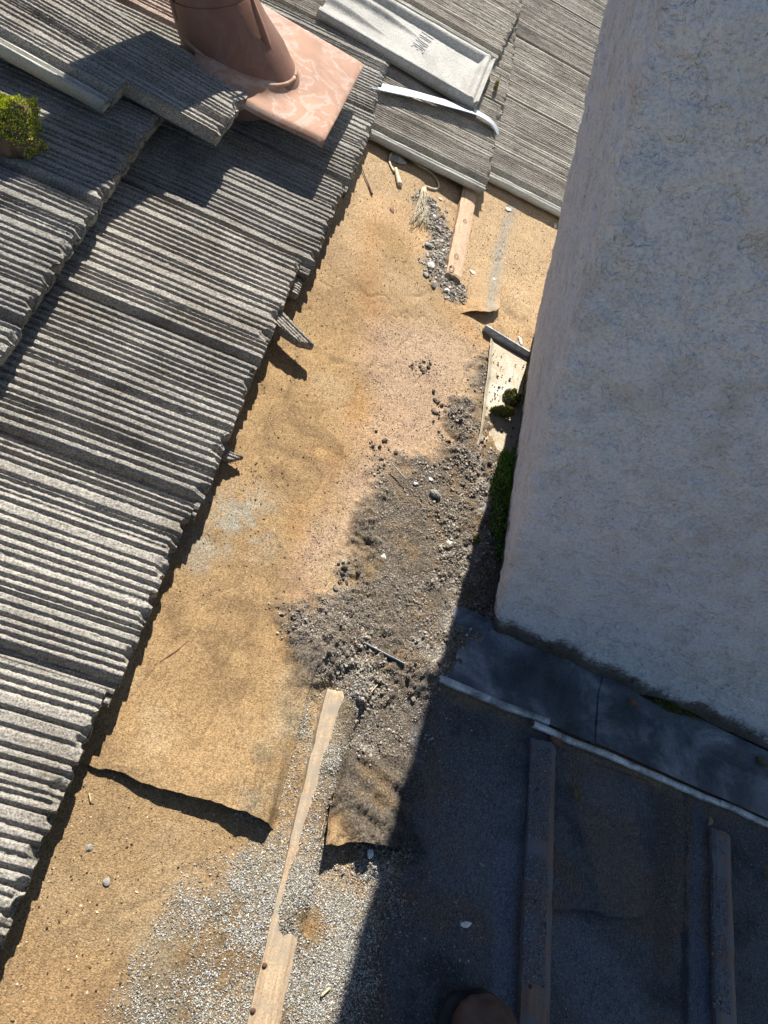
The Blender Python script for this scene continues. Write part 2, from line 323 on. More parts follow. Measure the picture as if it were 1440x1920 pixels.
def relief(u, v, f=None):
    f = f or fields(u, v)
    h = 0.0065 * fbm(u, v, 0.26, 3, 20) + 0.0026 * fbm(u, v, 0.075, 3, 21) - 0.0016 * np.exp(-(fbm(u * 1.6, v * 0.7, 0.16, 3, 25) / 0.03) ** 2) * sm(0.0, 0.3, fbm(u, v, 0.3, 2, 26) + .2) + 0.0006 * fbm(u, v, 0.018, 3, 22)
    # battens and old creases telegraph through
    for px, a, wd in (([(700, 620), (655, 800), (600, 960), (565, 1080)], 0.0035, 0.022), ([(770, 330), (700, 420), (690, 520)], 0.004, 0.04), ([(640, 860), (600, 1010), (560, 1100)], -0.003, 0.012)):
        h = h + a * np.exp(-(line_d(u, v, px) / wd) ** 2)
    rid = 1 - np.abs(fbm(u, v, 0.030, 4, 30)); lump = fbm(u, v, 0.013, 4, 31)
    dk = f['dark']; dk2 = dk * (1 - 0.8 * f['smooth']); h = h + dk * 0.004 + dk2 * (0.003 + 0.009 * np.clip(rid - 0.45, 0, 1) + 0.0065 * np.clip(lump, -0.6, 1) + 0.0045 * fbm(u, v, 0.0075, 3, 32))
    # swirls wiped in the mud
    sw = np.sin((np.hypot(u - 0.50, v - 0.52) + 0.006 * fbm(u, v, 0.05, 2, 40)) * 2 * math.pi / 0.032)
    wz = pmask(u, v, [(650, 1400), (770, 1400), (760, 1570), (620, 1570)], 0.03, 0.01, 41); h = h + 0.0036 * wz * sw
    h = h + f['grit'] * (0.0015 + 0.0012 * fbm(u, v, 0.01, 3, 33)) + f['shade'] * 0.0012 * fbm(u, v, 0.012, 4, 34)
    h = h + f['rub'] * 0.003 * np.clip(fbm(u, v, 0.012, 3, 35) + 0.3, 0, 1)
    # sand banked against both sides of the lower batten
    bd = np.abs(u - 0.335); h = h + f['grit'] * 0.004 * np.exp(-(np.clip(bd - 0.03, 0, 1) / 0.02) ** 2) * sm(0.75, 0.35, v)
    bl = [(648, 1262), (642, 1290), (600, 1420), (560, 1560), (530, 1690), (520, 1730)]
    h = h + 0.0150 * np.exp(-(line_d(u, v, [(x + 25, y) for x, y in bl], 0.012) / (0.0175 + 0.004 * fbm(u, v, 0.02, 3, 37))) ** 4) * sm(0.06, 0.17, v + 0.03 * fbm(u, v, 0.03, 3, 36))
    # mound spilling over the flashing end
    c = P(790, 1265); h = h + 0.016 * np.exp(-(np.hypot(u - c[0], v - c[1]) / 0.028) ** 2)
    c = P(625, 1225); h = h + 0.012 * np.exp(-(np.hypot((u - c[0]) * .7, v - c[1]) / 0.03) ** 2)
    return h
def lerp(a, b, t): return a * (1 - t[..., None]) + np.array(b) * t[..., None]
def felt_cols(u, v, f=None):
    f = f or fields(u, v)
    n1 = fbm(u, v, 0.30, 4, 60); n2 = fbm(u, v, 0.09, 4, 61); n3 = fbm(u, v, 0.03, 3, 62)
    c = np.ones(u.shape + (3,)) * np.array((0.335, 0.235, 0.120))
    c = lerp(c, (0.40, 0.245, 0.105), sm(0.0, 0.45, n1) * 0.8)
    c = lerp(c, (0.25, 0.175, 0.095), sm(0.02, 0.5, -n1 + 0.3 * n2) * 0.8)
    c = lerp(c, (0.40, 0.31, 0.185), sm(0.1, 0.5, n2) * 0.6)
    c = lerp(c, (0.20, 0.135, 0.07), sm(0.15, 0.55, -n2 + 0.4 * n3) * 0.55)
    wm = fbm(u, v, 0.17, 3, 66); c = c * (1 - 0.16 * (sm(0.05, 0.058, wm) * sm(0.30, 0.06, wm)))[..., None] * (1 - 0.30 * np.exp(-((wm - 0.05) / 0.008) ** 2))[..., None]
    up = sm(1.15, 1.5, v); c = lerp(c, (0.42, 0.325, 0.205), up * 0.55)
    low = sm(0.35, 0.15, v) * sm(0.35, 0.2, u); c = lerp(c, (0.265, 0.195, 0.11), low * 0.6)
    for px, wd, k in (([(700, 620), (655, 800), (590, 960), (555, 1090), (560, 1180)], 0.012, 0.16), ([(560, 950), (575, 1100), (540, 1200)], 0.02, 0.25), ([(700, 430), (690, 560), (720, 660)], 0.03, 0.3)):
        c = lerp(c, (0.30, 0.145, 0.045), k * np.exp(-((line_d(u, v, px) + 0.01 * n3) / wd) ** 2))
    c = lerp(c, (0.22, 0.15, 0.06), 0.55 * np.exp(-((line_d(u, v, [(735, 450), (745, 480)]) + 0.015 * n3) / 0.045) ** 2))
    c = lerp(c, (0.20, 0.135, 0.075), 0.5 * sm(0.12, 0.4, fbm(u, v, 0.045, 4, 68)) * sm(-0.1, 0.3, fbm(u, v, 0.25, 2, 69)))
    c = c * np.array((0.91, 0.84, 0.79))
    c = lerp(c, (0.37, 0.26, 0.18), f['pink'] * 0.7)
    c = lerp(c, (0.29, 0.27, 0.215), f['grey'] * sm(-0.5, 0.4, n3) * 0.85)
    c = lerp(c, (0.27, 0.235, 0.165), f['grit'] * sm(-0.6, 0.4, n3 + n2) * 0.7)
    c = lerp(c, (0.180, 0.148, 0.112), f['dark'] * 0.93 * (0.55 + 0.45 * sm(-0.35, -0.05, n3 + 0.6 * n2)))
    c = lerp(c, (0.30, 0.25, 0.20), f['dark'] * sm(0.25, 0.55, n2) * 0.5)
    pl = np.exp(-((line_d(u, v, [(885, 810), (893, 880), (905, 960), (880, 1070), (845, 1150), (815, 1240), (800, 1255)]) + 0.018 * n3) / 0.015) ** 2); c = lerp(c, (0.52, 0.47, 0.40), f['dark'] * pl * sm(-0.35, 0.1, n3) * 0.9)
    c = lerp(c, (0.23, 0.21, 0.17), np.exp(-((line_d(u, v, [(962, 385), (935, 480), (915, 590)]) + 0.006 * n3) / 0.014) ** 2) * 0.8)
    c = lerp(c, (0.22, 0.20, 0.17), f['rub'] * 0.7)
    sh = f['shade']; c = lerp(c, (0.108, 0.118, 0.130), sh * 0.96)  # chimney shade painted into the felt colour as a dark blue-grey
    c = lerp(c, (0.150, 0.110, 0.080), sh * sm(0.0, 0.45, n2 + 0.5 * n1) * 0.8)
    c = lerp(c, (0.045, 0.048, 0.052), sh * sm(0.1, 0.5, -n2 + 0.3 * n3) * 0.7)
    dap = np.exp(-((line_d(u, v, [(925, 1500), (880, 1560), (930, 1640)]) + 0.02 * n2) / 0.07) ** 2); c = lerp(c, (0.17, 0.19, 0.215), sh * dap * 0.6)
    for px, wd, col, kk in (([(950, 1600), (945, 1900)], 0.018, (0.15, 0.17, 0.21), .8), ([(1310, 1480), (1305, 1700), (1312, 1950)], 0.016, (0.12, 0.14, 0.18), .8), ([(1286, 1470), (1284, 1950)], 0.006, (0.03, 0.03, 0.035), .8), ([(1110, 1440), (1150, 1560), (1170, 1650)], 0.055, (0.19, 0.15, 0.125), .7), ([(1060, 1780), (1140, 1860), (1180, 1950)], 0.05, (0.15, 0.17, 0.20), .7), ([(1250, 1500), (1245, 1800)], 0.02, (0.11, 0.085, 0.07), .7), ([(1120, 1480), (1180, 1500)], 0.03, (0.17, 0.18, 0.20), .5)):  # bands inside the painted shade, among them a strip tinted as blue light
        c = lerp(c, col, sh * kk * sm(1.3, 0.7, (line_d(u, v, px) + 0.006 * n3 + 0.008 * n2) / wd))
    al = np.clip(f['dark'] + 0.55 * f['grit'] + 0.35 * sh + 0.8 * f['rub'], 0, 1)[..., None]
    return np.concatenate([c, al], -1)

# roof deck with its felt: one sheet, fine where the felt lies bare
ud = np.concatenate([np.arange(-5, -0.2, 0.25), np.arange(-0.2, 0.0, 0.02), np.arange(0.0, 0.20, 0.004), np.arange(0.20, 0.63, 0.0024), np.arange(0.632, 1.26, 0.005), np.arange(1.28, 4.6, 0.2)])
vd = np.concatenate([np.arange(-5, -0.2, 0.25), np.arange(-0.2, 0.18, 0.004), np.arange(0.18, 1.36, 0.0026), np.arange(1.362, 2.0, 0.004), np.arange(2.02, 7, 0.25)])
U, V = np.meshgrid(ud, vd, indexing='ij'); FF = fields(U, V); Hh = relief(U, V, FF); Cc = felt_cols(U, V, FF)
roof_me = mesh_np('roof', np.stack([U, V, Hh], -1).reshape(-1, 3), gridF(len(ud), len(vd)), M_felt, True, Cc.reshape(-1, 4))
roof = bpy.data.objects.new('roof', roof_me); COL.objects.link(roof); roof.matrix_world = ROOF; roof['kind'] = 'structure'
def part(name, me, loc=(0, 0, 0), yaw=0, pitch=0, roll=0, **props):
    return child(name, me, roof, Matrix.Translation(loc) @ Matrix.Rotation(yaw, 4, 'Z') @ Matrix.Rotation(pitch, 4, 'Y') @ Matrix.Rotation(roll, 4, 'X'), **props)

# lapped felt sheets, each with a free curled edge
def sheet(name, edge_px, depth, lifts, relax=0.07, n=110, m=60, direction=(0, 1), sink_l=0.0, sink_r=0.012, thick=0.0016, frag=0.0035, seed=0):
    e = np.array([P(*p) for p in edge_px]); seg = np.r_[0, np.cumsum(np.hypot(*(e[1:] - e[:-1]).T))]; s = np.linspace(0, seg[-1], n)
    eu = np.interp(s, seg, e[:, 0]); ev = np.interp(s, seg, e[:, 1]); li = np.interp(s, seg, lifts)
    t = np.linspace(0, 1, m) ** 1.6 * depth
    dx, dy = direction; jag = frag * fbm(s * 1.0, s * 0, 0.02, 3, seed)
    UU = eu[:, None] + dx * (t[None] + jag[:, None] * (t[None] < 0.01)); VV = ev[:, None] + dy * (t[None] + jag[:, None] * (t[None] < 0.01))
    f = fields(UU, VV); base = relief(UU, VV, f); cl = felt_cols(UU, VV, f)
    k = s / seg[-1]; side = sm(0, 0.04, k) * sm(1, 0.96, k)
    lift = (li[:, None] * (1 + 0.25 * fbm(UU, VV, 0.05, 2, seed + 3))) * np.exp(-(t[None] / relax) ** 1.6)
    lift = lift * sm(1.0, 0.94, k)[:, None]
    off = thick + lift - 0.006 * sm(depth * 0.75, depth, t[None])
    off = off - 0.005 * (1 - sm(0, 0.35, k))[:, None] * sink_l - sink_r * (1 - sm(1, 0.93, k))[:, None] * 0
    W = base + off
    Vt = np.stack([UU, VV, W], -1).reshape(-1, 3); Vb = Vt - np.array([0, 0, thick]); nV = n * m
    ring = [i * m for i in range(n)] + [(n - 1) * m + j for j in range(1, m)] + [i * m + m - 1 for i in range(n - 2, -1, -1)] + [j for j in range(m - 2, 0, -1)]
    Wl = np.array([(ring[k], ring[k] + nV, ring[(k + 1) % len(ring)] + nV, ring[(k + 1) % len(ring)]) for k in range(len(ring))])
    F = np.concatenate([gridF(n, m), gridF(n, m, nV)[:, ::-1], Wl]); C = np.concatenate([cl.reshape(-1, 4)] * 2)
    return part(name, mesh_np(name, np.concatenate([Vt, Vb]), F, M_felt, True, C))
sheet('felt_sheet', [(120, 1428), (165, 1435), (230, 1455), (300, 1482), (400, 1507), (455, 1528), (512, 1556)], 0.30, [0.002, 0.004, 0.009, 0.014, 0.018, 0.024, 0.022], 0.075, 150, 80, seed=1)
sheet('felt_sheet', [(596, 1588), (640, 1584), (700, 1590), (760, 1597), (800, 1600)], 0.16, [0.018, 0.022, 0.022, 0.014, 0.006], 0.05, 70, 46, seed=2)
sheet('felt_sheet', [(852, 590), (880, 589), (905, 596), (922, 594), (935, 580)], 0.25, [0.0, 0.008, 0.017, 0.018, 0.012], 0.035, 60, 60, sink_l=1.0, seed=3)
sheet('felt_sheet', [(1028, 1702), (1100, 1708), (1150, 1722), (1212, 1718)], 0.175, [0.006, 0.009, 0.010, 0.008], 0.04, 60, 46, seed=4)
sheet('felt_sheet', [(1211, 1716), (1222, 1640), (1221, 1540), (1214, 1466)], 0.13, [0.008, 0.006, 0.006, 0.004], 0.03, 60, 40, direction=(-1, 0), seed=5)

# ------------------------------------------------------------------ battens
def batten(pxa, pxb, wd, ht, mat, seed, w=0.0, label=None, z=-0.002):
    a = np.array(P(*pxa, w)); b = np.array(P(*pxb, w)); L = float(np.hypot(*(b - a))); yaw = math.atan2(b[1] - a[1], b[0] - a[0]) - math.pi / 2
    me = box_mesh('batten', wd, L, ht - z, mat, 6, max(8, int(L / 0.006)), 0.006, 0.002, seed, 0.0015)
    o = part('batten', me, ((a[0] + b[0]) / 2, (a[1] + b[1]) / 2, z), yaw)
    if label: o['label'] = label
    return o
batten((632, 1300), (456, 2060), 0.039, 0.012, M_wood3, 1, label='dusty pine batten half buried in pale grit')
batten((846, 524), (884, 330), 0.038, 0.014, M_wood, 2, label='short bare pine batten with a splintered end')
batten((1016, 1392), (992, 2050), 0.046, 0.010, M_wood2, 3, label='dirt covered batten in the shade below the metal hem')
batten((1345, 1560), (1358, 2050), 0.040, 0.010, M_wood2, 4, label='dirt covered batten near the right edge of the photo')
part('batten', box_mesh('batten', 0.045, 4.5, 0.016, M_wood2, 3, 40, 0.003, 0.001, 5), (-0.36, 1.2, 0.0))
# staple marks on the short batten
M_black = mat_new('dark_staple_stain')[0]; M_black.node_tree.nodes['Principled BSDF'].inputs['Base Color'].default_value = (0.03, 0.02, 0.015, 1)
for (x, y, s) in ((872, 414, 1.0), (856, 480, 1.2), (847, 503, 1.4)):
    u0, v0 = P(x, y, 0.015); pts = []
    for k in range(10):
        g = 2 * math.pi * k / 9; pts.append((0.0045 * s * math.sin(g) * (1 if math.cos(g) < 0.3 else 0.5), 0.007 * s * math.cos(g), 0))
    part('staple', tube(pts, 0.0006, M_black, 'staple', 5), (u0, v0, 0.0155), 0.1)

# ------------------------------------------------------------------ roof tiles
def tile_mesh(seed, W=0.285, L=0.42, nr=22, dep=0.0062, T=0.026, mats=None, chips=7, fine_du=0.0022, du=0.0045, dv=0.00115, notch=None, chan=True, outline=None, rough=1.0, edge_drop=0.021):
    r = np.random.default_rng(seed)
    us = np.concatenate([np.arange(-L, -0.035, du), np.arange(-0.035, 1e-6, fine_du)]); us[-1] = 0
    v0 = -0.05 if notch else 0.0
    vs = np.arange(v0, W + 1e-6, dv)
    UU, VV = np.meshgrid(us, vs, indexing='ij')
    # irregular valleys
    c = []; x = v0 + 0.006
    pitch = (W - v0) / nr
    while x < W - 0.004: c.append(x); x += pitch * r.choice([0.62, 0.85, 1.0, 1.15, 1.55], p=[.14, .24, .30, .22, .1])
    wobv = VV + 0.0008 * fbm(UU, VV, 0.16, 2, seed) + 0.00015 * fbm(UU, VV, 0.03, 2, seed + 1)
    Z = np.zeros_like(UU)
    for q in c:
        wd = pitch * r.uniform(0.24, 0.34); dd = dep * r.uniform(0.6, 1.15); lo = 1 + 0.25 * fbm(UU, VV * 0 + q, 0.12, 2, seed + int(q * 9999) % 97)
        x = (wobv - q) / wd
        Z = np.minimum(Z, -dd * lo * np.clip(1 - np.abs(x) ** 2.4, 0, 1))
    Z = Z + 0.0009 * rough * fbm(UU, VV, 0.004, 2, seed + 2) + 0.0003 * rough * (r.random(UU.shape) - 0.5) * 2 + 0.0012 * fbm(UU, VV, 0.1, 2, seed + 4)
    ev = VV - v0
    Z = Z - edge_drop * np.clip(1 - ev / 0.008, 0, 1) ** 0.9
    Z = Z - 0.0018 * np.clip(1 + UU / 0.006, 0, 1)
    bite = np.zeros_like(UU)
    for _ in range(chips):
        cv = r.uniform(0.01, W - 0.01); rr = r.uniform(0.007, 0.0145); asp = r.uniform(0.7, 1.3)
        dd = np.hypot(UU / asp, VV - cv) / rr; bite = np.maximum(bite, np.clip(1.15 - dd, 0, 1) ** 0.5 * (0.008 + 0.007 * r.random()))
    ret = np.zeros_like(vs)
    for _ in range(chips):
        cv = r.uniform(0.012, W - 0.012); rr = r.uniform(0.006, 0.012); ret = np.maximum(ret, np.sqrt(np.clip(1 - ((vs - cv) / rr) ** 2, 0, 1)) * r.uniform(0.005, 0.010))
    UU = UU - ret[None] * np.clip(1 + UU / 0.035, 0, 1) ** 1.5
    Z = Z - bite * (1 + 0.3 * fbm(UU, VV, 0.005, 2, seed + 6))
    UU = UU + (UU > -0.0015) * (0.0022 * fbm(VV, VV * 0, 0.02, 3, seed + 5) - 0.001)
    ni, nj = UU.shape; keep = np.ones((ni - 1, nj - 1), bool)
    uc = (us[:-1] + us[1:]) / 2; vc = (vs[:-1] + vs[1:]) / 2; UC, VC = np.meshgrid(uc, vc, indexing='ij')
    if notch: keep &= ~((UC > notch) & (VC < 0.0))
    if outline is not None: keep &= poly_sd(UC, VC, outline) + 0.0018 * fbm(UC, VC, 0.008, 3, seed) < 0
    idx = np.arange(ni * nj).reshape(ni, nj)
    a = idx[:-1, :-1]; q = np.stack([a, idx[1:, :-1], idx[1:, 1:], idx[:-1, 1:]], -1)[keep]
    V0 = np.stack([UU, VV, Z], -1).reshape(-1, 3)
    # boundary walls in three bands, roughened
    kp = np.pad(keep, 1); E = []
    I, J = np.nonzero(keep)
    for di, dj, p, s in ((-1, 0, (0, 0), (0, 1)), (1, 0, (1, 1), (1, 0)), (0, -1, (1, 0), (0, 0)), (0, 1, (0, 1), (1, 1))):
        mk = ~kp[I + 1 + di, J + 1 + dj]; i_, j_ = I[mk], J[mk]
        E.append(np.stack([idx[i_ + p[0], j_ + p[1]], idx[i_ + s[0], j_ + s[1]]], 1))
    E = np.concatenate(E); bv = np.unique(E); remap = -np.ones(ni * nj, int); remap[bv] = np.arange(len(bv))
    # outward normal per boundary vertex
    nrm = np.zeros((len(bv), 2)); ev_ = V0[E[:, 1], :2] - V0[E[:, 0], :2]; on = np.stack([-ev_[:, 1], ev_[:, 0]], 1); on /= np.linalg.norm(on, axis=1)[:, None] + 1e-9
    np.add.at(nrm, remap[E[:, 0]], on); np.add.at(nrm, remap[E[:, 1]], on); nrm /= np.linalg.norm(nrm, axis=1)[:, None] + 1e-9
    layers = [V0[bv]]; nb = len(bv)
    for k, fr in enumerate((0.35, 0.7, 1.0)):
        p = V0[bv].copy(); zt = p[:, 2]; p[:, 2] = zt + (-T - zt) * fr
        g = 0.0016 * (r.random(nb) - 0.5) + 0.0014 * fbm(p[:, 0] + k, p[:, 1], 0.006, 2, seed + 7 + k) - (0.002 if fr == 1.0 else 0)
        p[:, :2] += nrm * g[:, None]; layers.append(p)
    used = np.zeros(ni * nj, bool); used[q.ravel()] = True
    comp = -np.ones(ni * nj, int); comp[used] = np.arange(used.sum()); Vt = V0[used]; q = comp[q]; base = len(Vt); allV = [Vt]; faces = [q]
    prev = comp[bv]
    for k in range(1, 4):
        allV.append(layers[k]); cur = base + (k - 1) * nb + np.arange(nb)
        e0, e1 = remap[E[:, 0]], remap[E[:, 1]]
        faces.append(np.stack([prev[e0], prev[e1], cur[e1], cur[e0]], 1)[:, ::-1]); prev = cur
    V_ = np.concatenate(allV); F_ = np.concatenate(faces); mi = [np.zeros(len(F_), int)]
    # underside (plain slab, kept simple)
    lo = V_.min(0); hi = V_.max(0); k = len(V_)
    if notch is None and outline is None:
        V_ = np.concatenate([V_, [(-L + .003, v0 + .003, -T), (-.003, v0 + .003, -T), (-.003, W - .003, -T), (-L + .003, W - .003, -T)]]); F_ = np.concatenate([F_, [(k, k + 3, k + 2, k + 1)]]); mi.append([0])
    else:
        # underside follows the outline: reuse the top cells pushed down
        qq = q[:, ::-1] + k; Vb = Vt.copy(); Vb[:, 2] = -T + 0.0005; V_ = np.concatenate([V_, Vb]); F_ = np.concatenate([F_, qq]); mi.append(np.zeros(len(qq), int))
    if chan:
        # interlocking water channel beside the low edge, with two ribs
        prof = [(v0 + .002, -.015), (v0 - .004, -.016), (v0 - .006, -.010), (v0 - .009, -.010), (v0 - .011, -.017), (v0 - .019, -.017), (v0 - .021, -.008), (v0 - .025, -.007), (v0 - .027, -.012), (v0 - .027, -T), (v0 + .002, -T)]
        xs = np.linspace(-L, (notch if notch else 0) - 0.004, 14); k = len(V_); m = len(prof)
        CV = np.array([(x, a + 0.0004 * r.normal(), b + 0.0004 * r.normal()) for x in xs for a, b in prof]); V_ = np.concatenate([V_, CV]); fc = gridF(len(xs), m, k)
        caps = np.array([[k + o0 + a for a in quad] for o0 in (0, (len(xs) - 1) * m) for quad in ((0, 1, 9, 10), (1, 4, 5, 9), (5, 6, 8, 9))])
        F_ = np.concatenate([F_, fc, caps]); mi.append(np.ones(len(fc) + len(caps), int))
    return mesh_np('roof_tile', V_, F_, mats or [M_tile, M_chan], True, None, np.concatenate(mi))
LEFT = [tile_mesh(100 + k, chips=5 + k % 3, mats=[M_tile, M_tile]) for k in range(5)]
RIGHT = [tile_mesh(200 + k, W=0.372, nr=42, dep=0.0036, chips=4, dv=0.0012, du=0.010, mats=[M_fine, M_chan], T=0.024, rough=0.7) for k in range(2)]
RUST = LEFT[1].copy(); RUST.materials[0] = M_rusty
def lay(me, u, v, w, pitch=-0.075, yaw=0.0, roll=0.0, **kw): return part('roof_tile', me, (u, v, w), yaw, pitch, roll, **kw)
k = 0
# lowest course: its butts hang over the bare felt (low-v corner of each)
for v0, ub, w in ((-0.57, 0.02, .058), (-0.272, 0.012, .058), (0.024, 0.016, .06), (0.320, 0.026, .06), (0.616, 0.038, .061), (0.912, 0.040, .062), (1.208, 0.066, .056), (1.504, 0.078, .056), (1.80, 0.068, .054)):
    lay(LEFT[k % 5], ub, v0, w, yaw=rnd.uniform(-.006, .006) + (0.03 if v0 > 1.7 else 0)); k += 1
# one tile of that course has slipped down and shows past its neighbour
# second course
for i in range(10):
    v0 = -0.72 + i * 0.297; me = LEFT[(k * 3 + 1) % 5] if not 1.55 < v0 < 1.95 else RUST
    if v0 > 1.4: continue
    lay(me, -0.298 + rnd.uniform(-.004, .006), v0, 0.090, yaw=rnd.uniform(-.005, .005)); k += 1
lay(RUST, -0.30, 1.66, 0.088); lay(RUST, -0.30, 1.96, 0.088)
for r_ in range(2, 5):
    for i in range(9):
        v0 = -0.57 + i * 0.297 + (0.15 if r_ % 2 else 0)
        lay(LEFT[(k * 3 + r_) % 5], -0.298 - 0.352 * (r_ - 1) + rnd.uniform(-.004, .004), v0, 0.091, yaw=rnd.uniform(-.005, .005)); k += 1
# fine-ribbed tiles at the head of the photo
for v0, ub, w, yw in ((1.795, 0.392, .050, .015), (2.17, 0.398, .050, .0), (2.545, 0.39, .05, 0), (2.92, .39, .05, 0), (3.295, .39, .05, 0), (3.67, .39, .05, 0)):
    lay(RIGHT[k % 2], ub, v0, w, pitch=-0.05, yaw=yw); k += 1
for v0, ub, w in ((1.905, 0.745, .044), (2.285, 0.745, .044), (2.665, 0.745, .046), (3.045, 0.745, .046), (3.42, .745, .046), (3.80, .745, .046)):
    lay(RIGHT[k % 2], ub, v0, w, pitch=-0.035, yaw=0.03); k += 1
for c_ in range(0, 6):
    for ub, w in ((0.05, .052), (-0.30, .085), (-.65, .085)): lay(RIGHT[k % 2], ub, 2.10 + c_ * 0.376, w - (0.01 if c_ == 0 and ub > 0 else 0), pitch=-0.06); k += 1
    for ub in (1.10, 1.45, 1.8, 2.15): lay(RIGHT[k % 2], ub, 1.95 + c_ * 0.376, 0.05, pitch=-0.05); k += 1

# ------------------------------------------------------------------ chimney
cT, sT = math.cos(TH), math.sin(TH)
def footprint():
    A = np.array([0.569 * cT, 0.622]); B = np.array([0.588 * cT, 1.345]); Cc_ = np.array([1.55 * cT, 0.592]); Dd = np.array([1.55 * cT, 1.345])
    pts = []; per = [B, A, Cc_]
    # left face B->A, rounded corner, front face A->C, then plain sides
    r = 0.012; d1 = (A - B) / np.linalg.norm(A - B); d2 = (Cc_ - A) / np.linalg.norm(Cc_ - A)
    n1 = int(np.linalg.norm(A - B) / 0.0065); n2 = int(np.linalg.norm(Cc_ - A) / 0.0058)
    L1 = [B + (A - r * d1 - B) * t for t in np.linspace(0, 1, n1)]
    arc = []
    for t in np.linspace(0.12, 0.88, 6): arc.append((1 - t) ** 2 * (A - r * d1) + 2 * t * (1 - t) * A + t * t * (A + r * d2))
    L2 = [A + r * d2 + (Cc_ - A - r * d2) * t for t in np.linspace(0, 1, n2)]
    return np.array(L1 + arc + L2 + [Dd + (B - Dd) * t for t in np.linspace(0, 1, 12)][:-1])
fp = footprint(); nP = len(fp); nx = np.roll(fp, -1, 0) - np.roll(fp, 1, 0); nrm = np.stack([nx[:, 1], -nx[:, 0]], 1); nrm /= np.linalg.norm(nrm, axis=1)[:, None]
if (nrm[nP // 3] @ (fp[nP // 3] - fp.mean(0))) < 0: nrm = -nrm
nrm = -nrm if nrm[5][0] > 0 else nrm
zs = np.concatenate([np.arange(-0.75, 1.0, 0.0065), np.arange(1.01, 2.4, 0.06)])
sarc = np.r_[0, np.cumsum(np.hypot(*(fp[1:] - fp[:-1]).T))]
Sg, Zg = np.meshgrid(sarc, zs, indexing='ij')
lace = sm(-0.10, 0.10, fbm(Sg, Zg, 0.030, 4, 300)) * 0.0028 + sm(-0.06, 0.12, fbm(Sg, Zg * 1.2, 0.055, 4, 301)) * 0.0014 + 0.0013 * fbm(Sg, Zg, 0.012, 3, 302) + 0.0010 * fbm(Sg, Zg, 0.3, 2, 303)
roofz = -fp[:, 0][:, None] * math.tan(TH); above = Zg - roofz
lace = lace + 0.004 * fbm(Sg, Zg, 0.035, 3, 305) * sm(0.05, 0.0, above)
Xc = fp[:, 0][:, None] + nrm[:, 0][:, None] * lace; Yc = fp[:, 1][:, None] + nrm[:, 1][:, None] * lace
cc = np.ones(Sg.shape + (3,)) * np.array((0.575, 0.625, 0.69)); n1 = fbm(Sg, Zg, 0.22, 4, 310); n2 = fbm(Sg, Zg, 0.05, 4, 311)
cc = lerp(cc, (0.53, 0.565, 0.57), sm(0.0, 0.5, n1) * 0.5); cc = lerp(cc, (0.64, 0.67, 0.71), sm(0.1, 0.5, n2) * 0.5)
cc = lerp(cc, (0.40, 0.38, 0.33), sm(0.2, 0.5, -n2) * 0.35)
e1 = np.exp(-(fbm(Sg, Zg, 0.030, 4, 300) / 0.045) ** 2); cc = lerp(cc, (0.40, 0.42, 0.44), e1 * sm(0.1, 0.5, fbm(Sg, Zg, 0.09, 3, 312)) * 0.18)
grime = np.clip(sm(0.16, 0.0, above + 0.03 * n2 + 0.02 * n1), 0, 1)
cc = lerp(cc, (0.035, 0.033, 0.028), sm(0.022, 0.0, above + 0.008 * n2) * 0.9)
nz = len(zs); Vc = np.stack([Xc, Yc, Zg], -1).reshape(-1, 3); Fc = gridF(nP, nz); cc = np.concatenate([cc, grime[..., None]], -1); j = np.arange(nz - 1)
Fc = np.concatenate([Fc, np.stack([(nP - 1) * nz + j, j, j + 1, (nP - 1) * nz + j + 1], 1)])
org = np.array([0.95, 0.98, -0.43]); ch_me = mesh_np('chimney_body', Vc - org, Fc, M_stucco, True, cc.reshape(-1, 4))
chim = thing('chimney', 'large off-white stucco chimney with dirty base at the right of the opened roof', 'chimney', Matrix.Translation(org))
child('stucco_body', ch_me, chim)
cap = box_mesh('chimney_cap', 1.08, 0.90, 0.07, M_chan, 10, 10, 0.002, 0.004, 3)
cx = (fp[:, 0].min() + fp[:, 0].max()) / 2; cy = (fp[:, 1].min() + fp[:, 1].max()) / 2
child('cap', cap, chim, Matrix.Translation((cx - org[0], cy - org[1], 2.28 - org[2])))

# ------------------------------------------------------------------ flashing round the chimney
fl = thing('chimney_flashing', 'weathered sheet metal flashing with a pale rolled hem along the foot of the chimney', 'flashing', RM(0.9, 0.54, 0))
FI = Matrix.Translation((-0.9, -0.54, 0))
def strip_mesh(name, A, B, mat, prof, n=40, wob=0.001, seed=0, cols=None, endw=None):
    """profile (offset across, height) swept from A to B in roof coordinates"""
    A = np.array(A); B = np.array(B); d = B - A; L = np.hypot(*d); d = d / L; nn = np.array([-d[1], d[0]])
    r = np.random.default_rng(seed); Vv = []
    for i in range(n):
        t = i / (n - 1); w1 = wob * float(fbm(np.array([t * L]), np.array([0.0]), 0.07, 3, seed)[0]); w2 = wob * float(fbm(np.array([t * L]), np.array([9.0]), 0.04, 3, seed)[0])
        for (o, h) in prof:
            p = A + d * L * t + nn * (o + w1); Vv.append((p[0], p[1], h + w2 * 0.7))
    return mesh_np(name, np.array(Vv), gridF(n, len(prof)), mat, True)
pr_hem = [(-.003, 0.002), (-.0035, 0.0085), (-.002, 0.0105), (0.006, 0.0112), (0.0078, 0.0095), (0.008, 0.003)]
a1 = P(795, 1262, .01); a2 = P(1030, 1357, .01); a3 = P(1000, 1355, .01); a4 = P(1470, 1556, .01)
child('hem', strip_mesh('hem', a1, a2, M_hem, pr_hem, 50, 0.0022, 1), fl, FI)
child('hem', strip_mesh('hem', a3, a4, M_hem, [(o * .85 - .003, h + .002) for o, h in pr_hem], 80, 0.0022, 2), fl, FI)
b1 = P(682, 1203, .012); b2 = P(757, 1243, .012)
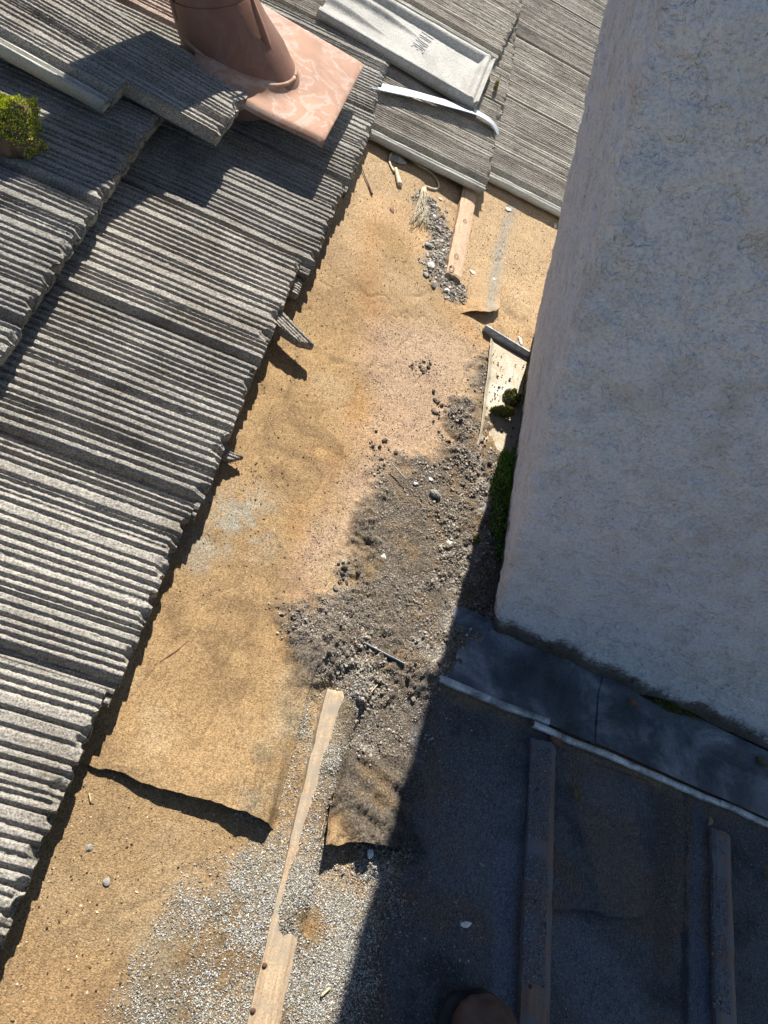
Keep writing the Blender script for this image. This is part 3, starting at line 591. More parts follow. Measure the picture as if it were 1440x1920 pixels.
child('hem', strip_mesh('hem', b1, b2, M_flash2, [(0.0, 0.0), (-0.004, .018), (-0.003, .0185), (0.0015, 0.0)], 24, 0.001, 3), fl, FI, label='short buried end of the metal hem poking out of the mud')
def pan_mesh(name, corners, mat, nu=60, nv=16, hfun=None, seed=0):
    c = [np.array(q) for q in corners]; s, t = np.meshgrid(np.linspace(0, 1, nu), np.linspace(0, 1, nv), indexing='ij')
    X = sum(w[..., None] * q for w, q in zip(((1 - s) * (1 - t), s * (1 - t), s * t, (1 - s) * t), c))
    z = hfun(X[..., 0], X[..., 1], s, t)
    return mesh_np(name, np.stack([X[..., 0], X[..., 1], z], -1).reshape(-1, 3), gridF(nu, nv), mat, True)
q1 = P(800, 1262); q2 = P(1112, 1398); q3 = (P(1112, 1398)[0] + .004, 0.618); q4 = (q1[0] + .01, 0.64)
hf = lambda u, v, s, t: 0.0085 - 0.016 * sm(0.16, 0.0, s + 0.05 * fbm(u, v, 0.03, 3, 8)) * sm(0.0, 0.25, t) + 0.0018 * fbm(u, v, 0.05, 3, 77) + 0.012 * sm(0.6, 1.0, t) ** 1.5
child('pan', pan_mesh('pan', (q1, q2, q3, q4), M_flash, 90, 24, hf), fl, FI)
q5 = (q2[0] - .002, q2[1] + .002); q6 = P(1480, 1558); q7 = (P(1480, 1558)[0], 0.59); q8 = (q2[0] + .002, 0.620)
hf2 = lambda u, v, s, t: 0.0105 + 0.0018 * fbm(u, v, 0.05, 3, 78) + 0.012 * sm(0.6, 1.0, t) ** 1.5
child('pan', pan_mesh('pan', (q5, q6, q7, q8), M_flash, 90, 24, hf2), fl, FI)
# pan behind the chimney, dusty, with a raised left fold and an upturned far rim
t1 = P(915, 640); t2 = P(1012, 690); t3 = (0.592, 0.64); t4 = P(855, 1140); 
def hf3(u, v, s, t):
    f = fields(u, v); return 0.0045 + 0.0009 * fbm(u, v, 0.04, 3, 79) + 0.007 * sm(0.10, 0.0, s) * sm(0.55, 0.4, t) + 0.02 * sm(0.8, 1, s) * 0.4 - 0.010 * sm(0.38, 0.62, t + 0.12 * fbm(u, v, .04, 3, 5)) + 0.004 * f['dark']
child('rear_pan', pan_mesh('rear_pan', (t1, t2, t3, t4), M_pan, 50, 120, hf3), fl, FI, label='dusty beige metal tray behind the chimney')
r1 = P(908, 615, .012); r2 = P(1006, 668, .02)
child('rear_rim', strip_mesh('rear_rim', r1, r2, M_hem, [(0.0, 0.0), (0.0, .019), (0.003, .0205), (.0035, .014), (.004, 0.0)], 30, 0.001, 4), fl, FI, label='upturned rim of the tray casting a narrow shadow')

# ------------------------------------------------------------------ vent pipe
vu, vv_, vw = -0.232, 1.615, 0.117
vent = thing('vent_pipe', 'brown painted metal vent pipe rising from a square chalky flashing plate', 'vent pipe', RM(vu, vv_, vw))
def plate_mesh():
    u1, v1 = P(605, 272, .125); u2, v2 = P(684, 120, .125); ul = -0.30
    n = 80; s = np.linspace(0, 1, n); X = ul + (max(u1, u2) - ul) * s[:, None] + 0 * s[None]; Y = v1 + (v2 - v1) * s[None] + 0 * s[:, None]
    X = X - (1 - s[None]) * (u2 - u1) * s[:, None] * 1.0
    r = np.hypot(X - vu, Y - vv_)
    Z = 0.006 + 0.004 * fbm(X, Y, 0.2, 2, 90) + 0.02 * np.exp(-(np.clip(r - 0.10, 0, 1) / 0.02) ** 2) + 0.0012 * np.exp(-((Y - vv_ + 0.02 + 0.05 * s[:, None]) / 0.006) ** 2) * sm(-.1, .0, X) - 0.003 * sm(0.05, 0, s)[None]
    Z = Z - 0.006 * sm(0.03, 0.0, s)[None] - 0.003 * sm(.97, 1, s)[:, None] + 0.010 * sm(0.5, 1, s)[:, None] * sm(0.5, 0, s)[None]
    V_ = np.stack([X - vu, Y - vv_, Z], -1).reshape(-1, 3); nV = len(V_)
    ring = [i * n for i in range(n)] + [(n - 1) * n + j for j in range(1, n)] + [i * n + n - 1 for i in range(n - 2, -1, -1)] + [j for j in range(n - 2, 0, -1)]
    lowv = V_[ring].copy(); lowv[:, 2] -= 0.004; F = gridF(n, n); m = len(ring)
    W_ = np.array([(ring[k], nV + k, nV + (k + 1) % m, ring[(k + 1) % m]) for k in range(m)])
    return mesh_np('base_plate', np.concatenate([V_, lowv]), np.concatenate([F, W_]), M_plate, True)
child('base_plate', plate_mesh(), vent)
RI = ROOF.to_3x3().transposed()
LEAN = RI @ Matrix(((1, 0, -0.17), (0, 1, 0), (0, 0, 1)))          # the pipe leans a little up the slope
OFS = lambda hh: -0.022 * float(sm(-0.02, 0.115, hh))
def lathe_v(rings, mat, name, seg=64):
    """rings: (radius, height) round the plumb vertical through the plate centre"""
    V_ = []
    for rr, hh in rings:
        for k in range(seg):
            g = 2 * math.pi * k / seg; V_.append(tuple(LEAN @ Vector((rr * math.cos(g) + OFS(hh), rr * math.sin(g), hh))))
    F = []
    for i in range(len(rings) - 1):
        for k in range(seg): F.append((i * seg + k, i * seg + (k + 1) % seg, (i + 1) * seg + (k + 1) % seg, (i + 1) * seg + k))
    return mesh_np(name, np.array(V_), np.array(F), mat, True)
child('flashing_cone', lathe_v([(0.118, -0.07), (0.110, -0.03), (0.103, 0.02), (0.092, 0.07), (0.083, 0.115), (0.0815, 0.118)], M_pipe, 'flashing_cone'), vent)
child('pipe', lathe_v([(0.079, 0.09), (0.0795, 0.125), (0.0785, 0.127), (0.077, 0.30), (0.076, 0.50), (0.070, 0.50), (0.070, 0.30)], M_pipe, 'pipe'), vent)
# bead where cone meets plate
bead = []
for k in range(65):
    g = 2 * math.pi * k / 64; rr = 0.108
    for _ in range(6):
        p = LEAN @ Vector((rr * math.cos(g), rr * math.sin(g), 0)); # slide along the plumb line until it meets the plate
        q = LEAN @ Vector((0, 0, 1)); tpar = (0.020 - p.z) / q.z; hgt = tpar; rr = 0.1055 - 0.10 * hgt
    p = LEAN @ Vector((rr * math.cos(g), rr * math.sin(g), hgt)); bead.append((p.x, p.y, p.z))
child('bead', tube(bead, 0.0045, M_plate, 'bead', 8), vent)
def flap(ang, h0, h1, r0, mat):
    V_ = []
    hs = np.linspace(h0, h1, 14)
    for i, hh in enumerate(hs):
        t = i / 13; wdt = 0.010 * math.sin(math.pi * min(1, t * 1.02)) ** 0.6 + 0.0015; rr = r0 - 0.06 * (hh - h0) + 0.001 + 0.003 * math.sin(math.pi * t) + OFS(hh) * math.cos(ang) * 0.6
        for s_, ex in ((-1, 0), (0, 0.003), (1, 0.0)):
            a = ang + s_ * wdt / 0.1; V_.append(tuple(LEAN @ Vector(((rr + ex) * math.cos(a), (rr + ex) * math.sin(a), hh))))
    return mesh_np('seam_flap', np.array(V_), gridF(14, 3), mat, True)
for ang in (-0.35, 3.75):
    f_ = flap(ang, 0.02, 0.13, 0.090, M_pipe); o = child('seam_flap', f_, vent); sd = o.modifiers.new('thickness', 'SOLIDIFY'); sd.thickness = 0.002

# ------------------------------------------------------------------ loose and broken tiles
nm = tile_mesh(301, W=0.183, L=0.60, nr=20, dep=0.0056, T=0.03, notch=-0.185, chips=5, du=0.004)
thing('notched_tile', 'cut ribbed tile with a stepped end lying loose left of the vent pipe', 'roof tile', RM(-0.187, 1.330, 0.130, -0.06, -0.01, 0.0), me=nm)
lm = tile_mesh(305, W=0.372, L=0.42, nr=42, dep=0.0036, T=0.024, chips=4, dv=0.0012, du=0.010, mats=[M_fine, M_chan])
thing('loose_tile', 'loose fine ribbed tile lying a little askew above the upturned tile', 'roof tile', RM(0.345, 2.385, 0.078, -0.10, -0.07), me=lm)
def shard(seed, outline, label, mw, nr=20, name='tile_shard', W=0.1, L=0.16, T=0.02):
    me = tile_mesh(seed, W=W, L=L, nr=nr, dep=0.0035, T=T, chips=0, chan=False, outline=outline, mats=[M_fine], edge_drop=0, du=0.002, dv=0.001)
    return thing(name, label, 'tile fragment', mw, me=me)
s0 = P(514, 592, .035); s1 = P(581, 655, .028); yaw1 = math.atan2(s1[1] - s0[1], s1[0] - s0[0])
shard(311, [(0.0, 0.031), (-0.02, 0.014), (-0.055, 0.004), (-0.125, 0.0), (-0.125, 0.033)], 'pointed ribbed tile shard poking out from under the tiles above the bare felt', RM(s1[0], s1[1], .046, yaw1 - 0.10, 0.0, 0.05) @ Matrix.Translation((0.004, -0.030, 0)), nr=5, W=0.034, L=0.125)
s2 = P(455, 862, .02)
shard(312, [(0.0, 0.014), (-0.02, 0.0), (-0.09, 0.0), (-0.09, 0.022), (-0.022, 0.02)], 'small grey pointed tile shard sticking out beside the grey dusty patch', RM(s2[0], s2[1] - .012, .026, 0.05, 0.0, 0.0), nr=4, W=0.024, L=0.09, T=0.012)
s3 = P(552, 545, .03)
shard(313, [(0.0, 0.002), (-0.09, 0.0), (-0.09, 0.05), (-0.002, 0.048)], 'dark broken tile corner wedged under the overhanging tile edge', RM(s3[0] + .01, s3[1] - 0.01, .034, 0.0, -0.02, 0.0), nr=8, W=0.052, L=0.09, T=0.018)

# upturned tile: a pale tray with raised rims, lettering in the middle
ua = np.array(P(912, 165, .08)); ub_ = np.array(P(676, 30 - 60, .09)); axis = ua - ub_; Lt = 0.46; yaw_t = math.atan2(P(885, 195, .075)[1] - P(690, 60, .085)[1], P(885, 195, .075)[0] - P(690, 60, .085)[0])
up_o = P(893, 200, .072); up_far = P(945, 131, .075); Wt = math.hypot(up_far[0] - up_o[0], up_far[1] - up_o[1])
def under_mesh():
    nu_, nv_ = 150, 76; s = np.linspace(0, 1, nu_)[:, None]; t = np.linspace(0, 1, nv_)[None]
    X = -Lt + Lt * s + 0 * t; w_ = Wt * (1 - 0.04 * (1 - s)); Y = w_ * t + 0.0016 * fbm(X, X * 0 + t, 0.03, 3, 400) * ((t < .01) | (t > .99))
    e = np.minimum(t, 1 - t) * w_
    Z = 0.006 + 0.022 * sm(0.030, 0.006, e) * (0.55 + 0.45 * s)
    # tapered stiffening ribs running in from both ends
    for t0, wd, hh, x0, x1 in ((0.36, 0.010, 0.014, -Lt, -0.28), (0.70, 0.010, 0.015, -Lt, -0.20), (0.93, 0.006, 0.006, -Lt, 0), (0.07, .006, .006, -Lt, 0)):
        tp = np.clip((x1 - X) / 0.12, 0, 1); Z = Z + hh * tp * np.exp(-((t - t0) * Wt / (wd * (0.4 + tp))) ** 2)
    Z = np.maximum(Z, 0.006 + 0.020 * sm(-0.040, -0.024, X)) ; Z = Z - 0.010 * np.exp(-((X + 0.010) / 0.0035) ** 2) + 0.002 * np.exp(-((X + 0.022) / 0.004) ** 2)
    Z = Z + 0.008 * sm(-0.05, -0.0, X) * 0 + 0.0006 * fbm(X, Y, 0.006, 2, 401) + 0.0006 * fbm(X, Y, 0.05, 2, 402)
    V_ = np.stack([X, Y, Z], -1).reshape(-1, 3); Vb = V_.copy(); Vb[:, 2] = -0.004; n = nu_; m = nv_; nV = n * m
    ring = [i * m for i in range(n)] + [(n - 1) * m + j for j in range(1, m)] + [i * m + m - 1 for i in range(n - 2, -1, -1)] + [j for j in range(m - 2, 0, -1)]
    Wl = np.array([(ring[k], ring[k] + nV, ring[(k + 1) % len(ring)] + nV, ring[(k + 1) % len(ring)]) for k in range(len(ring))])
    return mesh_np('tile_underside', np.concatenate([V_, Vb]), np.concatenate([gridF(n, m), gridF(n, m, nV)[:, ::-1], Wl]), M_under, True)
upt = thing('upturned_tile', 'pale grey roof tile lying upside down with raised rims and faint lettering', 'roof tile', RM(up_o[0], up_o[1], .058, yaw_t, -0.03))
child('tile_body', under_mesh(), upt)
tc = bpy.data.curves.new('lettering', 'FONT'); tc.body = 'HUME'; tc.size = 0.056; tc.extrude = 0.0004; tc.offset = -0.0006
to = bpy.data.objects.new('t', tc); COL.objects.link(to); dg = bpy.context.evaluated_depsgraph_get(); tm = bpy.data.meshes.new_from_object(to.evaluated_get(dg)); bpy.data.objects.remove(to)
M_ink = mat_new('stamped_grey_ink')[0]; M_ink.node_tree.nodes['Principled BSDF'].inputs['Base Color'].default_value = (0.13, 0.125, 0.12, 1); tm.materials.clear(); tm.materials.append(M_ink)
child('lettering', tm, upt, Matrix.Translation((-0.215, Wt * 0.84, 0.0076)) @ Matrix.Rotation(-math.pi / 2 - 0.06, 4, 'Z') @ Matrix.Diagonal((0.72, 1, 1, 1)))
# bright bent metal strip
def ribbon(pts, wds, mat, th=0.0015, name='ribbon'):
    V_ = []; n = len(pts); p3 = [Vector(p) for p in pts]
    for i, p in enumerate(p3):
        t = (p3[min(i + 1, n - 1)] - p3[max(i - 1, 0)]).normalized(); b = t.cross(Vector((0, 0.25, 1))).normalized(); V_ += [tuple(p - b * wds[i]), tuple(p + Vector((0, 0, -0.003))), tuple(p + b * wds[i])]
    me = mesh_np(name, np.array(V_), gridF(n, 3), mat, True); return me
px_ = [(690, 158, .048), (735, 168, .050), (780, 178, .054), (830, 192, .060), (870, 203, .064), (895, 212, .066), (915, 224, .066), (928, 238, .062), (934, 254, .054)]
pts = [(*P(x, y, w), w) for x, y, w in px_]; o0 = pts[4]
pl = [(a - o0[0], b - o0[1], c - o0[2]) for a, b, c in pts]
def dens(p, k=4):
    out = []; p = [Vector(q) for q in p]
    for i in range(len(p) - 1):
        p0, p1, p2, p3 = p[max(i - 1, 0)], p[i], p[i + 1], p[min(i + 2, len(p) - 1)]
        for j in range(k):
            t = j / k; out.append(0.5 * ((2 * p1) + (p2 - p0) * t + (2 * p0 - 5 * p1 + 4 * p2 - p3) * t * t + (3 * p1 - p0 - 3 * p2 + p3) * t ** 3))
    return out + [p[-1]]
pd = dens(pl); wd_ = [0.024 * (1 if i < len(pd) - 8 else max(0.25, (len(pd) - i) / 8)) for i in range(len(pd))]
st = thing('metal_strip', 'bright bent steel strip with a curled end lying under the upturned tile', 'metal strip', RM(*o0), me=ribbon(pd, wd_, M_shiny)); md = st.modifiers.new('thickness', 'SOLIDIFY'); md.thickness = 0.0012

# ------------------------------------------------------------------ moss
def moss_clump(label, mw, sx, sy, sz, n=2600, seed=0, green=(0.10, 0.16, 0.02), soil=(0.09, 0.065, 0.045), cover=0.6, blade=0.0035, name='moss_clump', browns=0.25):
    r = np.random.default_rng(seed); nu_, nv_ = 64, 36
    th, ph = np.meshgrid(np.linspace(0, 2 * math.pi, nu_), np.linspace(0, math.pi / 2, nv_), indexing='ij')
    X = np.cos(th) * np.sin(ph); Y = np.sin(th) * np.sin(ph); Z = np.cos(ph)
    k = 1 + 0.42 * fbm(X + 5, Y + Z, 0.42, 4, seed) ; X, Y, Z = X * k * sx, Y * k * sy, Z * k * sz * (1 + 0.25 * fbm(X, Y, 0.3, 3, seed + 2)); X[-1] = X[0]; Y[-1] = Y[0]; Z[-1] = Z[0]
    sc_ = np.ones((nu_, nv_, 3)) * np.array(soil) * (1 + 0.5 * fbm(X, Y, 0.01, 2, seed))[..., None]
    body = mesh_np('soil', np.stack([X, Y, Z], -1).reshape(-1, 3), gridF(nu_, nv_)[:, ::-1], M_grain, True, sc_.reshape(-1, 3))
    root = thing(name, label, 'moss', mw, me=None); child('soil', body, root)
    i = r.integers(1, nu_ - 1, n * 3); j = r.integers(0, nv_ - 1, n * 3); px = X[i, j]; py = Y[i, j]; pz = Z[i, j]
    px = px + r.normal(0, sx * .03, n * 3); py = py + r.normal(0, sy * .03, n * 3)
    cv = fbm(px, py + pz, max(sx, sy) * 0.45, 3, seed + 9) > (0.5 - cover) * 0.9; px, py, pz = px[cv][:n], py[cv][:n], pz[cv][:n]; m = len(px)
    C = np.stack([px, py, pz], -1); R = r.uniform(0.5, 1.0, m) * blade
    g = np.array(green) * r.uniform(0.6, 1.8, (m, 1)); br = r.random(m) < browns; g[br] = np.array((0.26, 0.17, 0.05)) * r.uniform(0.5, 1.3, (br.sum(), 1)); ye = r.random(m) < 0.25; g[ye & ~br] *= np.array((2.0, 1.5, 1.0))
    # leafy spikes: thin three-sided spears
    a = r.uniform(0, 6.28, m); out = C / (np.linalg.norm(C, axis=1)[:, None] + 1e-6) * 0.8 + np.array([0, 0, .8]) + r.normal(0, .45, (m, 3)); out /= np.linalg.norm(out, axis=1)[:, None]
    s1_ = np.cross(out, r.normal(0, 1, (m, 3))); s1_ /= np.linalg.norm(s1_, axis=1)[:, None]; s2_ = np.cross(out, s1_)
    V_ = np.stack([C + s1_ * R[:, None] * .4, C - s1_ * R[:, None] * .2 + s2_ * R[:, None] * .35, C - s1_ * R[:, None] * .2 - s2_ * R[:, None] * .35, C + out * R[:, None] * 1.6], 1).reshape(-1, 3)
    b = (np.arange(m) * 4)[:, None, None] + np.array([(0, 1, 3), (1, 2, 3), (2, 0, 3)])[None]
    lf = child('moss_leaves', mesh_np('moss_leaves', V_, b.reshape(-1, 3), M_mossleaf, False, np.repeat(g, 4, 0)), root); lf['kind'] = 'stuff'
    return root
mu, mv = P(8, 250, .085)
moss_clump('large moss clump with brown soil on the shaded tiles at the left edge', RM(mu - 0.01, mv, .066), 0.062, 0.060, 0.075, 9000, 1, cover=0.55, blade=0.0028, soil=(0.15, 0.105, 0.07), green=(0.34, 0.42, 0.04), browns=0.15)
mu, mv = P(962, 742, .02)
moss_clump('brown crumbly soil lump with a mossy top leaning on the chimney foot', RM(mu, mv, .004), 0.018, 0.020, 0.026, 900, 2, cover=0.45, blade=0.003)
mu, mv = P(942, 772, .02)
moss_clump('thin curved moss tuft casting a round shadow on the beige tray', RM(mu, mv, .010, 0.25), 0.024, 0.007, 0.024, 900, 3, cover=0.9, blade=0.003)
mu, mv = P(893, 1012, .01)
moss_clump('tiny bright green moss tuft in the sunny mud beside the chimney shadow', RM(mu, mv, .006), 0.009, 0.008, 0.010, 260, 4, cover=0.9, blade=0.003)
mu, mv = P(945, 930, .012)
moss_clump('long dark green moss bank along the shaded left foot of the chimney', RM(mu + .004, mv, .0), 0.036, 0.13, 0.034, 5200, 5, green=(0.10, 0.20, 0.02), soil=(0.05, 0.05, 0.025), cover=0.98, blade=0.004, browns=0.1)
mu, mv = P(988, 712, .012)
moss_clump('thin yellow green moss line at the rear corner of the chimney foot', RM(mu + .004, mv, .0), 0.009, 0.07, 0.016, 1500, 6, green=(0.12, 0.12, 0.02), cover=0.9, blade=0.003)
mu, mv = P(1262, 1341, .03)
moss_clump('dark moss line on the metal below the dirty front foot of the chimney', RM(mu, 0.606, .018, -0.02), 0.065, 0.007, 0.010, 1500, 7, green=(0.05, 0.09, 0.012), soil=(0.03, 0.03, 0.02), cover=0.8, blade=0.003)
mu, mv = P(933, 135, .08)
moss_clump('yellowish moss crust clinging to the nose of the upturned tile', RM(mu + .010, mv - .03, .062, yaw_t), 0.005, 0.040, 0.010, 500, 8, green=(0.12, 0.13, 0.03), cover=0.5, blade=0.003, browns=.5)
mu, mv = P(352, 52, .075)
moss_clump('small moss patch in the gap between a rusty tile and the vent pipe', RM(mu, mv, .062), 0.012, 0.02, 0.02, 500, 9, cover=0.8, blade=0.003)
mu, mv = P(188, 138, .118)
moss_clump('thin moss streak on the shaded ribs of the notched tile', RM(mu, mv, .108, -0.13), 0.018, 0.004, 0.006, 300, 10, cover=1.0, blade=0.002, green=(.06, .11, .02))

# ------------------------------------------------------------------ small loose things on the felt
def simple_mat(name, c, r=0.8):
    m, nt, bs = mat_new(name); col = ramp(nt, noise(nt, 90, 4, 0.7, objco(nt)), [(0.3, tuple(x * .7 for x in c)), (0.7, tuple(min(1, x * 1.2) for x in c))]); nt.links.new(col, bs.inputs['Base Color']); bs.inputs['Roughness'].default_value = r
    bump(nt, bs, noise(nt, 300, 3, 0.7, objco(nt)), 0.0008, 0.6); return m
M_string = simple_mat('frayed_jute', (0.52, 0.44, 0.30)); M_twig = simple_mat('reddish_twig', (0.13, 0.05, 0.03)); M_leaf = simple_mat('dry_leaf', (0.22, 0.11, 0.06)); M_leaf2 = simple_mat('olive_dry_leaf', (0.15, 0.13, 0.05))
M_stone = simple_mat('pale_chip', (0.48, 0.45, 0.38)); M_stoneg = simple_mat('grey_chip', (0.27, 0.25, 0.22)); M_white = simple_mat('white_chip', (0.75, 0.74, 0.70)); M_straw = simple_mat('straw', (0.50, 0.40, 0.22))
def zr(u, v): return float(relief(np.array([u]), np.array([v]))[0])
def px_path(pts, lift=0.002, k=4):
    q = []
    for x, y in pts:
        u, v = P(x, y); q.append((u, v, zr(u, v) + lift))
    o0 = q[len(q) // 2]; return o0, [tuple(a - b for a, b in zip(p, o0)) for p in q]
def cord(pts, r, mat, name, label, cat, lift=0.003, seg=7, taper=None):
    o0, q = px_path(pts, lift); d = dens(q, 4); me = tube(d, r, mat, name, seg, [taper(i / (len(d) - 1)) for i in range(len(d))] if taper else None)
    return thing(name, label, cat, RM(*o0), me=me)
cord([(738, 325), (730, 305), (733, 288), (748, 281), (765, 290), (785, 310), (806, 322), (818, 335), (822, 350), (815, 356), (800, 352)], 0.0026, M_string, 'string', 'looped pale string lying half in the shade below the upper tiles', 'string')
fr = thing('frayed_tuft', 'frayed pale fibre tuft hanging from the string on the felt', 'fibre tuft', RM(*P(790, 395), 0.002))
o0 = P(790, 395); hairs = []
for i in range(46):
    x0 = 793 + rnd.uniform(-3, 3); pts_ = [(x0, 356), (x0 + rnd.uniform(-6, 4), 375), (788 + rnd.uniform(-14, 16), 398), (786 + rnd.uniform(-20, 20), 415 + rnd.uniform(-8, 18))]
    q = []
    for x, y in pts_: u, v = P(x, y); q.append((u - o0[0], v - o0[1], zr(u, v) + rnd.uniform(0.0, 0.008)))
    hairs.append(tube(dens(q, 2), 0.0005, M_string, 'fibre', 4))
import bmesh
bm = bmesh.new()
for h_ in hairs: bm.from_mesh(h_)
fm = bpy.data.meshes.new('fibres'); bm.to_mesh(fm); bm.free(); fm.materials.append(M_string); fo = child('fibres', fm, fr); fo['kind'] = 'stuff'
cord([(741, 318), (744, 335), (748, 350)], 0.005, M_string, 'string_end', 'thick unravelled string end below the loop', 'string', 0.004, 7, lambda t: 0.7 + 0.8 * t)
cord([(679, 316), (686, 335), (693, 352), (697, 366)], 0.0018, M_twig, 'twig', 'thin reddish twig near the corner of the upper left tiles', 'twig', 0.004, 6, lambda t: 0.5 + 0.9 * t)
cord([(300, 1243), (315, 1232), (330, 1222), (352, 1203)], 0.0013, M_twig, 'twig', 'dark crooked twig lying alone on the tan felt left of the mud', 'twig', 0.002, 5, lambda t: 1 - 0.6 * abs(t - .4))
cord([(622, 648 + 885), (640, 641 + 885)], 0.0008, M_straw, 'straw', 'short pale straw beside the lower batten', 'straw', 0.003, 5)
cord([(167, 1488), (170, 1505)], 0.0011, M_straw, 'straw', 'pale straw on the felt near the lowest tile edge', 'straw', 0.002, 5)
cord([(600, 1868), (618, 1852)], 0.0016, M_straw, 'straw', 'yellow splinter on the gritty felt right of the lower batten', 'straw', 0.003, 5)
cord([(684, 1306), (702, 1288)], 0.0008, M_straw, 'straw', 'thin pale stem lying in the mud below the buried hem', 'straw', 0.006, 5)
cord([(728, 878), (742, 895), (755, 908)], 0.0014, M_stoneg, 'twig', 'short grey stick standing off the mud above the white chips', 'twig', 0.012, 5)
def leaf(x, y, w, lx, ly, yaw, mat, label, bend=0.004):
    u, v = P(x, y, w); n, m = 14, 7; Vv = []
    for i in range(n):
        t = i / (n - 1); wd = ly * math.sin(math.pi * t ** 0.8) ** 0.8 + 0.0003
        for j in range(m): s = j / (m - 1) * 2 - 1; Vv.append(((t - .5) * lx, s * wd, bend * (s * s) + bend * 0.8 * math.sin(math.pi * t) + 0.001))
    me = mesh_np('leaf', np.array(Vv), gridF(n, m), mat, True); o = thing('leaf', label, 'leaf', RM(u, v, w + zr(u, v), yaw), me=me); s = o.modifiers.new('thickness', 'SOLIDIFY'); s.thickness = 0.0005; return o
leaf(1043, 1390, 0.004, 0.026, 0.008, -0.15, M_leaf, 'reddish brown dry leaf just below the pale metal hem')
leaf(1079, 1487, 0.004, 0.028, 0.006, 1.8, M_leaf2, 'olive curled leaf on the shaded felt patch')
leaf(1328, 1540, 0.004, 0.014, 0.003, 1.4, M_straw, 'small pale leaf sliver below the hem near the right batten')
leaf(1183, 1321, 0.034, 0.022, 0.006, -0.4, M_leaf, 'dark red leaf tucked under the chimney front foot')
leaf(1425, 1432, 0.014, 0.024, 0.006, -0.4, M_leaf2, 'greenish leaf on the flashing at the right edge of the photo')
leaf(1432, 1640, 0.004, 0.018, 0.005, 2.0, M_leaf2, 'small dull leaf on the shaded felt at the far right')
leaf(1022, 552, 0.010, 0.030, 0.009, 1.9, M_straw, 'pale triangular chip leaning on the chimney side beside the upper felt', 0.006)
def stone(x, y, r, mat, label, group=None, cat='stone chip', seed=0, flat=0.5, st=1.3):
    r_ = np.random.default_rng(seed + int(x) * 7 + int(y)); u, v = P(x, y); th = r_.uniform(0, 6.28)
    me0 = bpy.data.meshes.new('s'); b = bmesh.new(); bmesh.ops.create_icosphere(b, subdivisions=2, radius=1)
    pl_ = r_.normal(0, 1, (11, 3)); pl_ /= np.linalg.norm(pl_, axis=1)[:, None]; off = r_.uniform(.42, .8, 11)
    for q in b.verts:
        p = np.array(q.co)
        for n_, d_ in zip(pl_, off):
            s_ = p @ n_
            if s_ > d_: p = p - n_ * (s_ - d_)
        q.co = (p[0] * r * st, p[1] * r, p[2] * r * flat)
    b.to_mesh(me0); b.free(); me0.materials.append(mat); me0.name = 'stone'
    return thing('stone_chip', label, cat, RM(u, v, zr(u, v) + r * flat * 0.5, th), group, me=me0)
stone(838, 1023, .0065, M_white, 'oval white pebble on the mud left of the green moss bank')
stone(716, 1047, .0055, M_stone, 'pale angular chip on the mud left of the white pebble')
stone(690, 1602, .0055, M_white, 'white chip lying in the shadow of the lifted felt edge')
stone(169, 1588, .0045, M_stoneg, 'small grey pebble on the plain tan felt at lower left')
stone(198, 1654, .0050, M_stoneg, 'crumbly grey chip below the small grey pebble at lower left')
stone(37, 1672, .0045, M_stone, 'tiny pale chip caught at the lowest tile edge')
stone(926, 523, .0045, M_white, 'bright white chip on the grey seam of the upper felt')
stone(950, 493, .0030, M_white, 'smaller white chip beside the grey seam of the upper felt')
stone(886, 510, .0075, M_stone, 'flat pale chip to the right of the splintered batten end', flat=.35)
stone(976, 640, .009, M_stone, 'long pale chip on the felt just above the tray rim', flat=.3, st=1.7)
stone(777, 911, .005, M_white, 'white crumb at the foot of the grey stick in the mud')
stone(803, 902, .005, M_white, 'white crumb right of the grey stick in the mud')
stone(812, 930, .010, M_stoneg, 'large grey clod below the white crumbs in the mud', flat=.8)
stone(746, 298, .019, M_stoneg, 'flat grey tile chip inside the string loop', flat=.4)
stone(848, 320, .014, M_stoneg, 'dull chip in deep shade below the upper tile edge', flat=.5)
stone(967, 355, .010, M_stone, 'pale chip at the shaded head of the grey seam', flat=.6)
stone(953, 392, .009, M_stone, 'pale chip below the head of the grey seam', flat=.4)
stone(1040, 425, .010, M_stone, 'pale chip against the chimney below the upper tiles', flat=.4)
stone(1058, 412, .008, M_stoneg, 'grey chip wedged between upper tile and chimney', flat=.5)
stone(876, 1733, .0055, M_white, 'pale ragged chip on the shaded felt right of the shadow edge', flat=.3, st=1.8)
stone(905, 1622, .0045, M_stoneg, 'grey chip on the shaded felt above the pale ragged chip', flat=.5)
stone(735, 395, .008, M_leaf, 'reddish crumb left of the frayed fibre tuft', flat=.4)
ORD = ['topmost', 'second from the top', 'third from the top', 'fourth from the top', 'fifth from the top', 'sixth from the top', 'seventh from the top', 'seventh from the bottom', 'sixth from the bottom', 'fifth from the bottom', 'fourth from the bottom', 'third from the bottom', 'second from the bottom', 'lowest']
rub = sorted(((822, 428, .011), (803, 462, .012), (806, 500, .016), (812, 535, .012), (836, 545, .010), (815, 405, .009), (830, 450, .008), (826, 477, .009), (796, 517, .010), (812, 385, .008), (838, 395, .007), (834, 420, .006), (826, 372, .006), (840, 560, .008)), key=lambda q: q[1])
for i, (x, y, s) in enumerate(rub):
    nm_, mt_ = [('pale', M_stone), ('grey', M_stoneg), ('dull grey', M_stoneg)][i % 3]
    stone(x, y, s * .8, mt_, nm_ + ' broken chip beside the short batten, ' + ORD[i] + ' of the rubble line', 'tile rubble beside the short batten', 'tile chip', i, flat=.55)

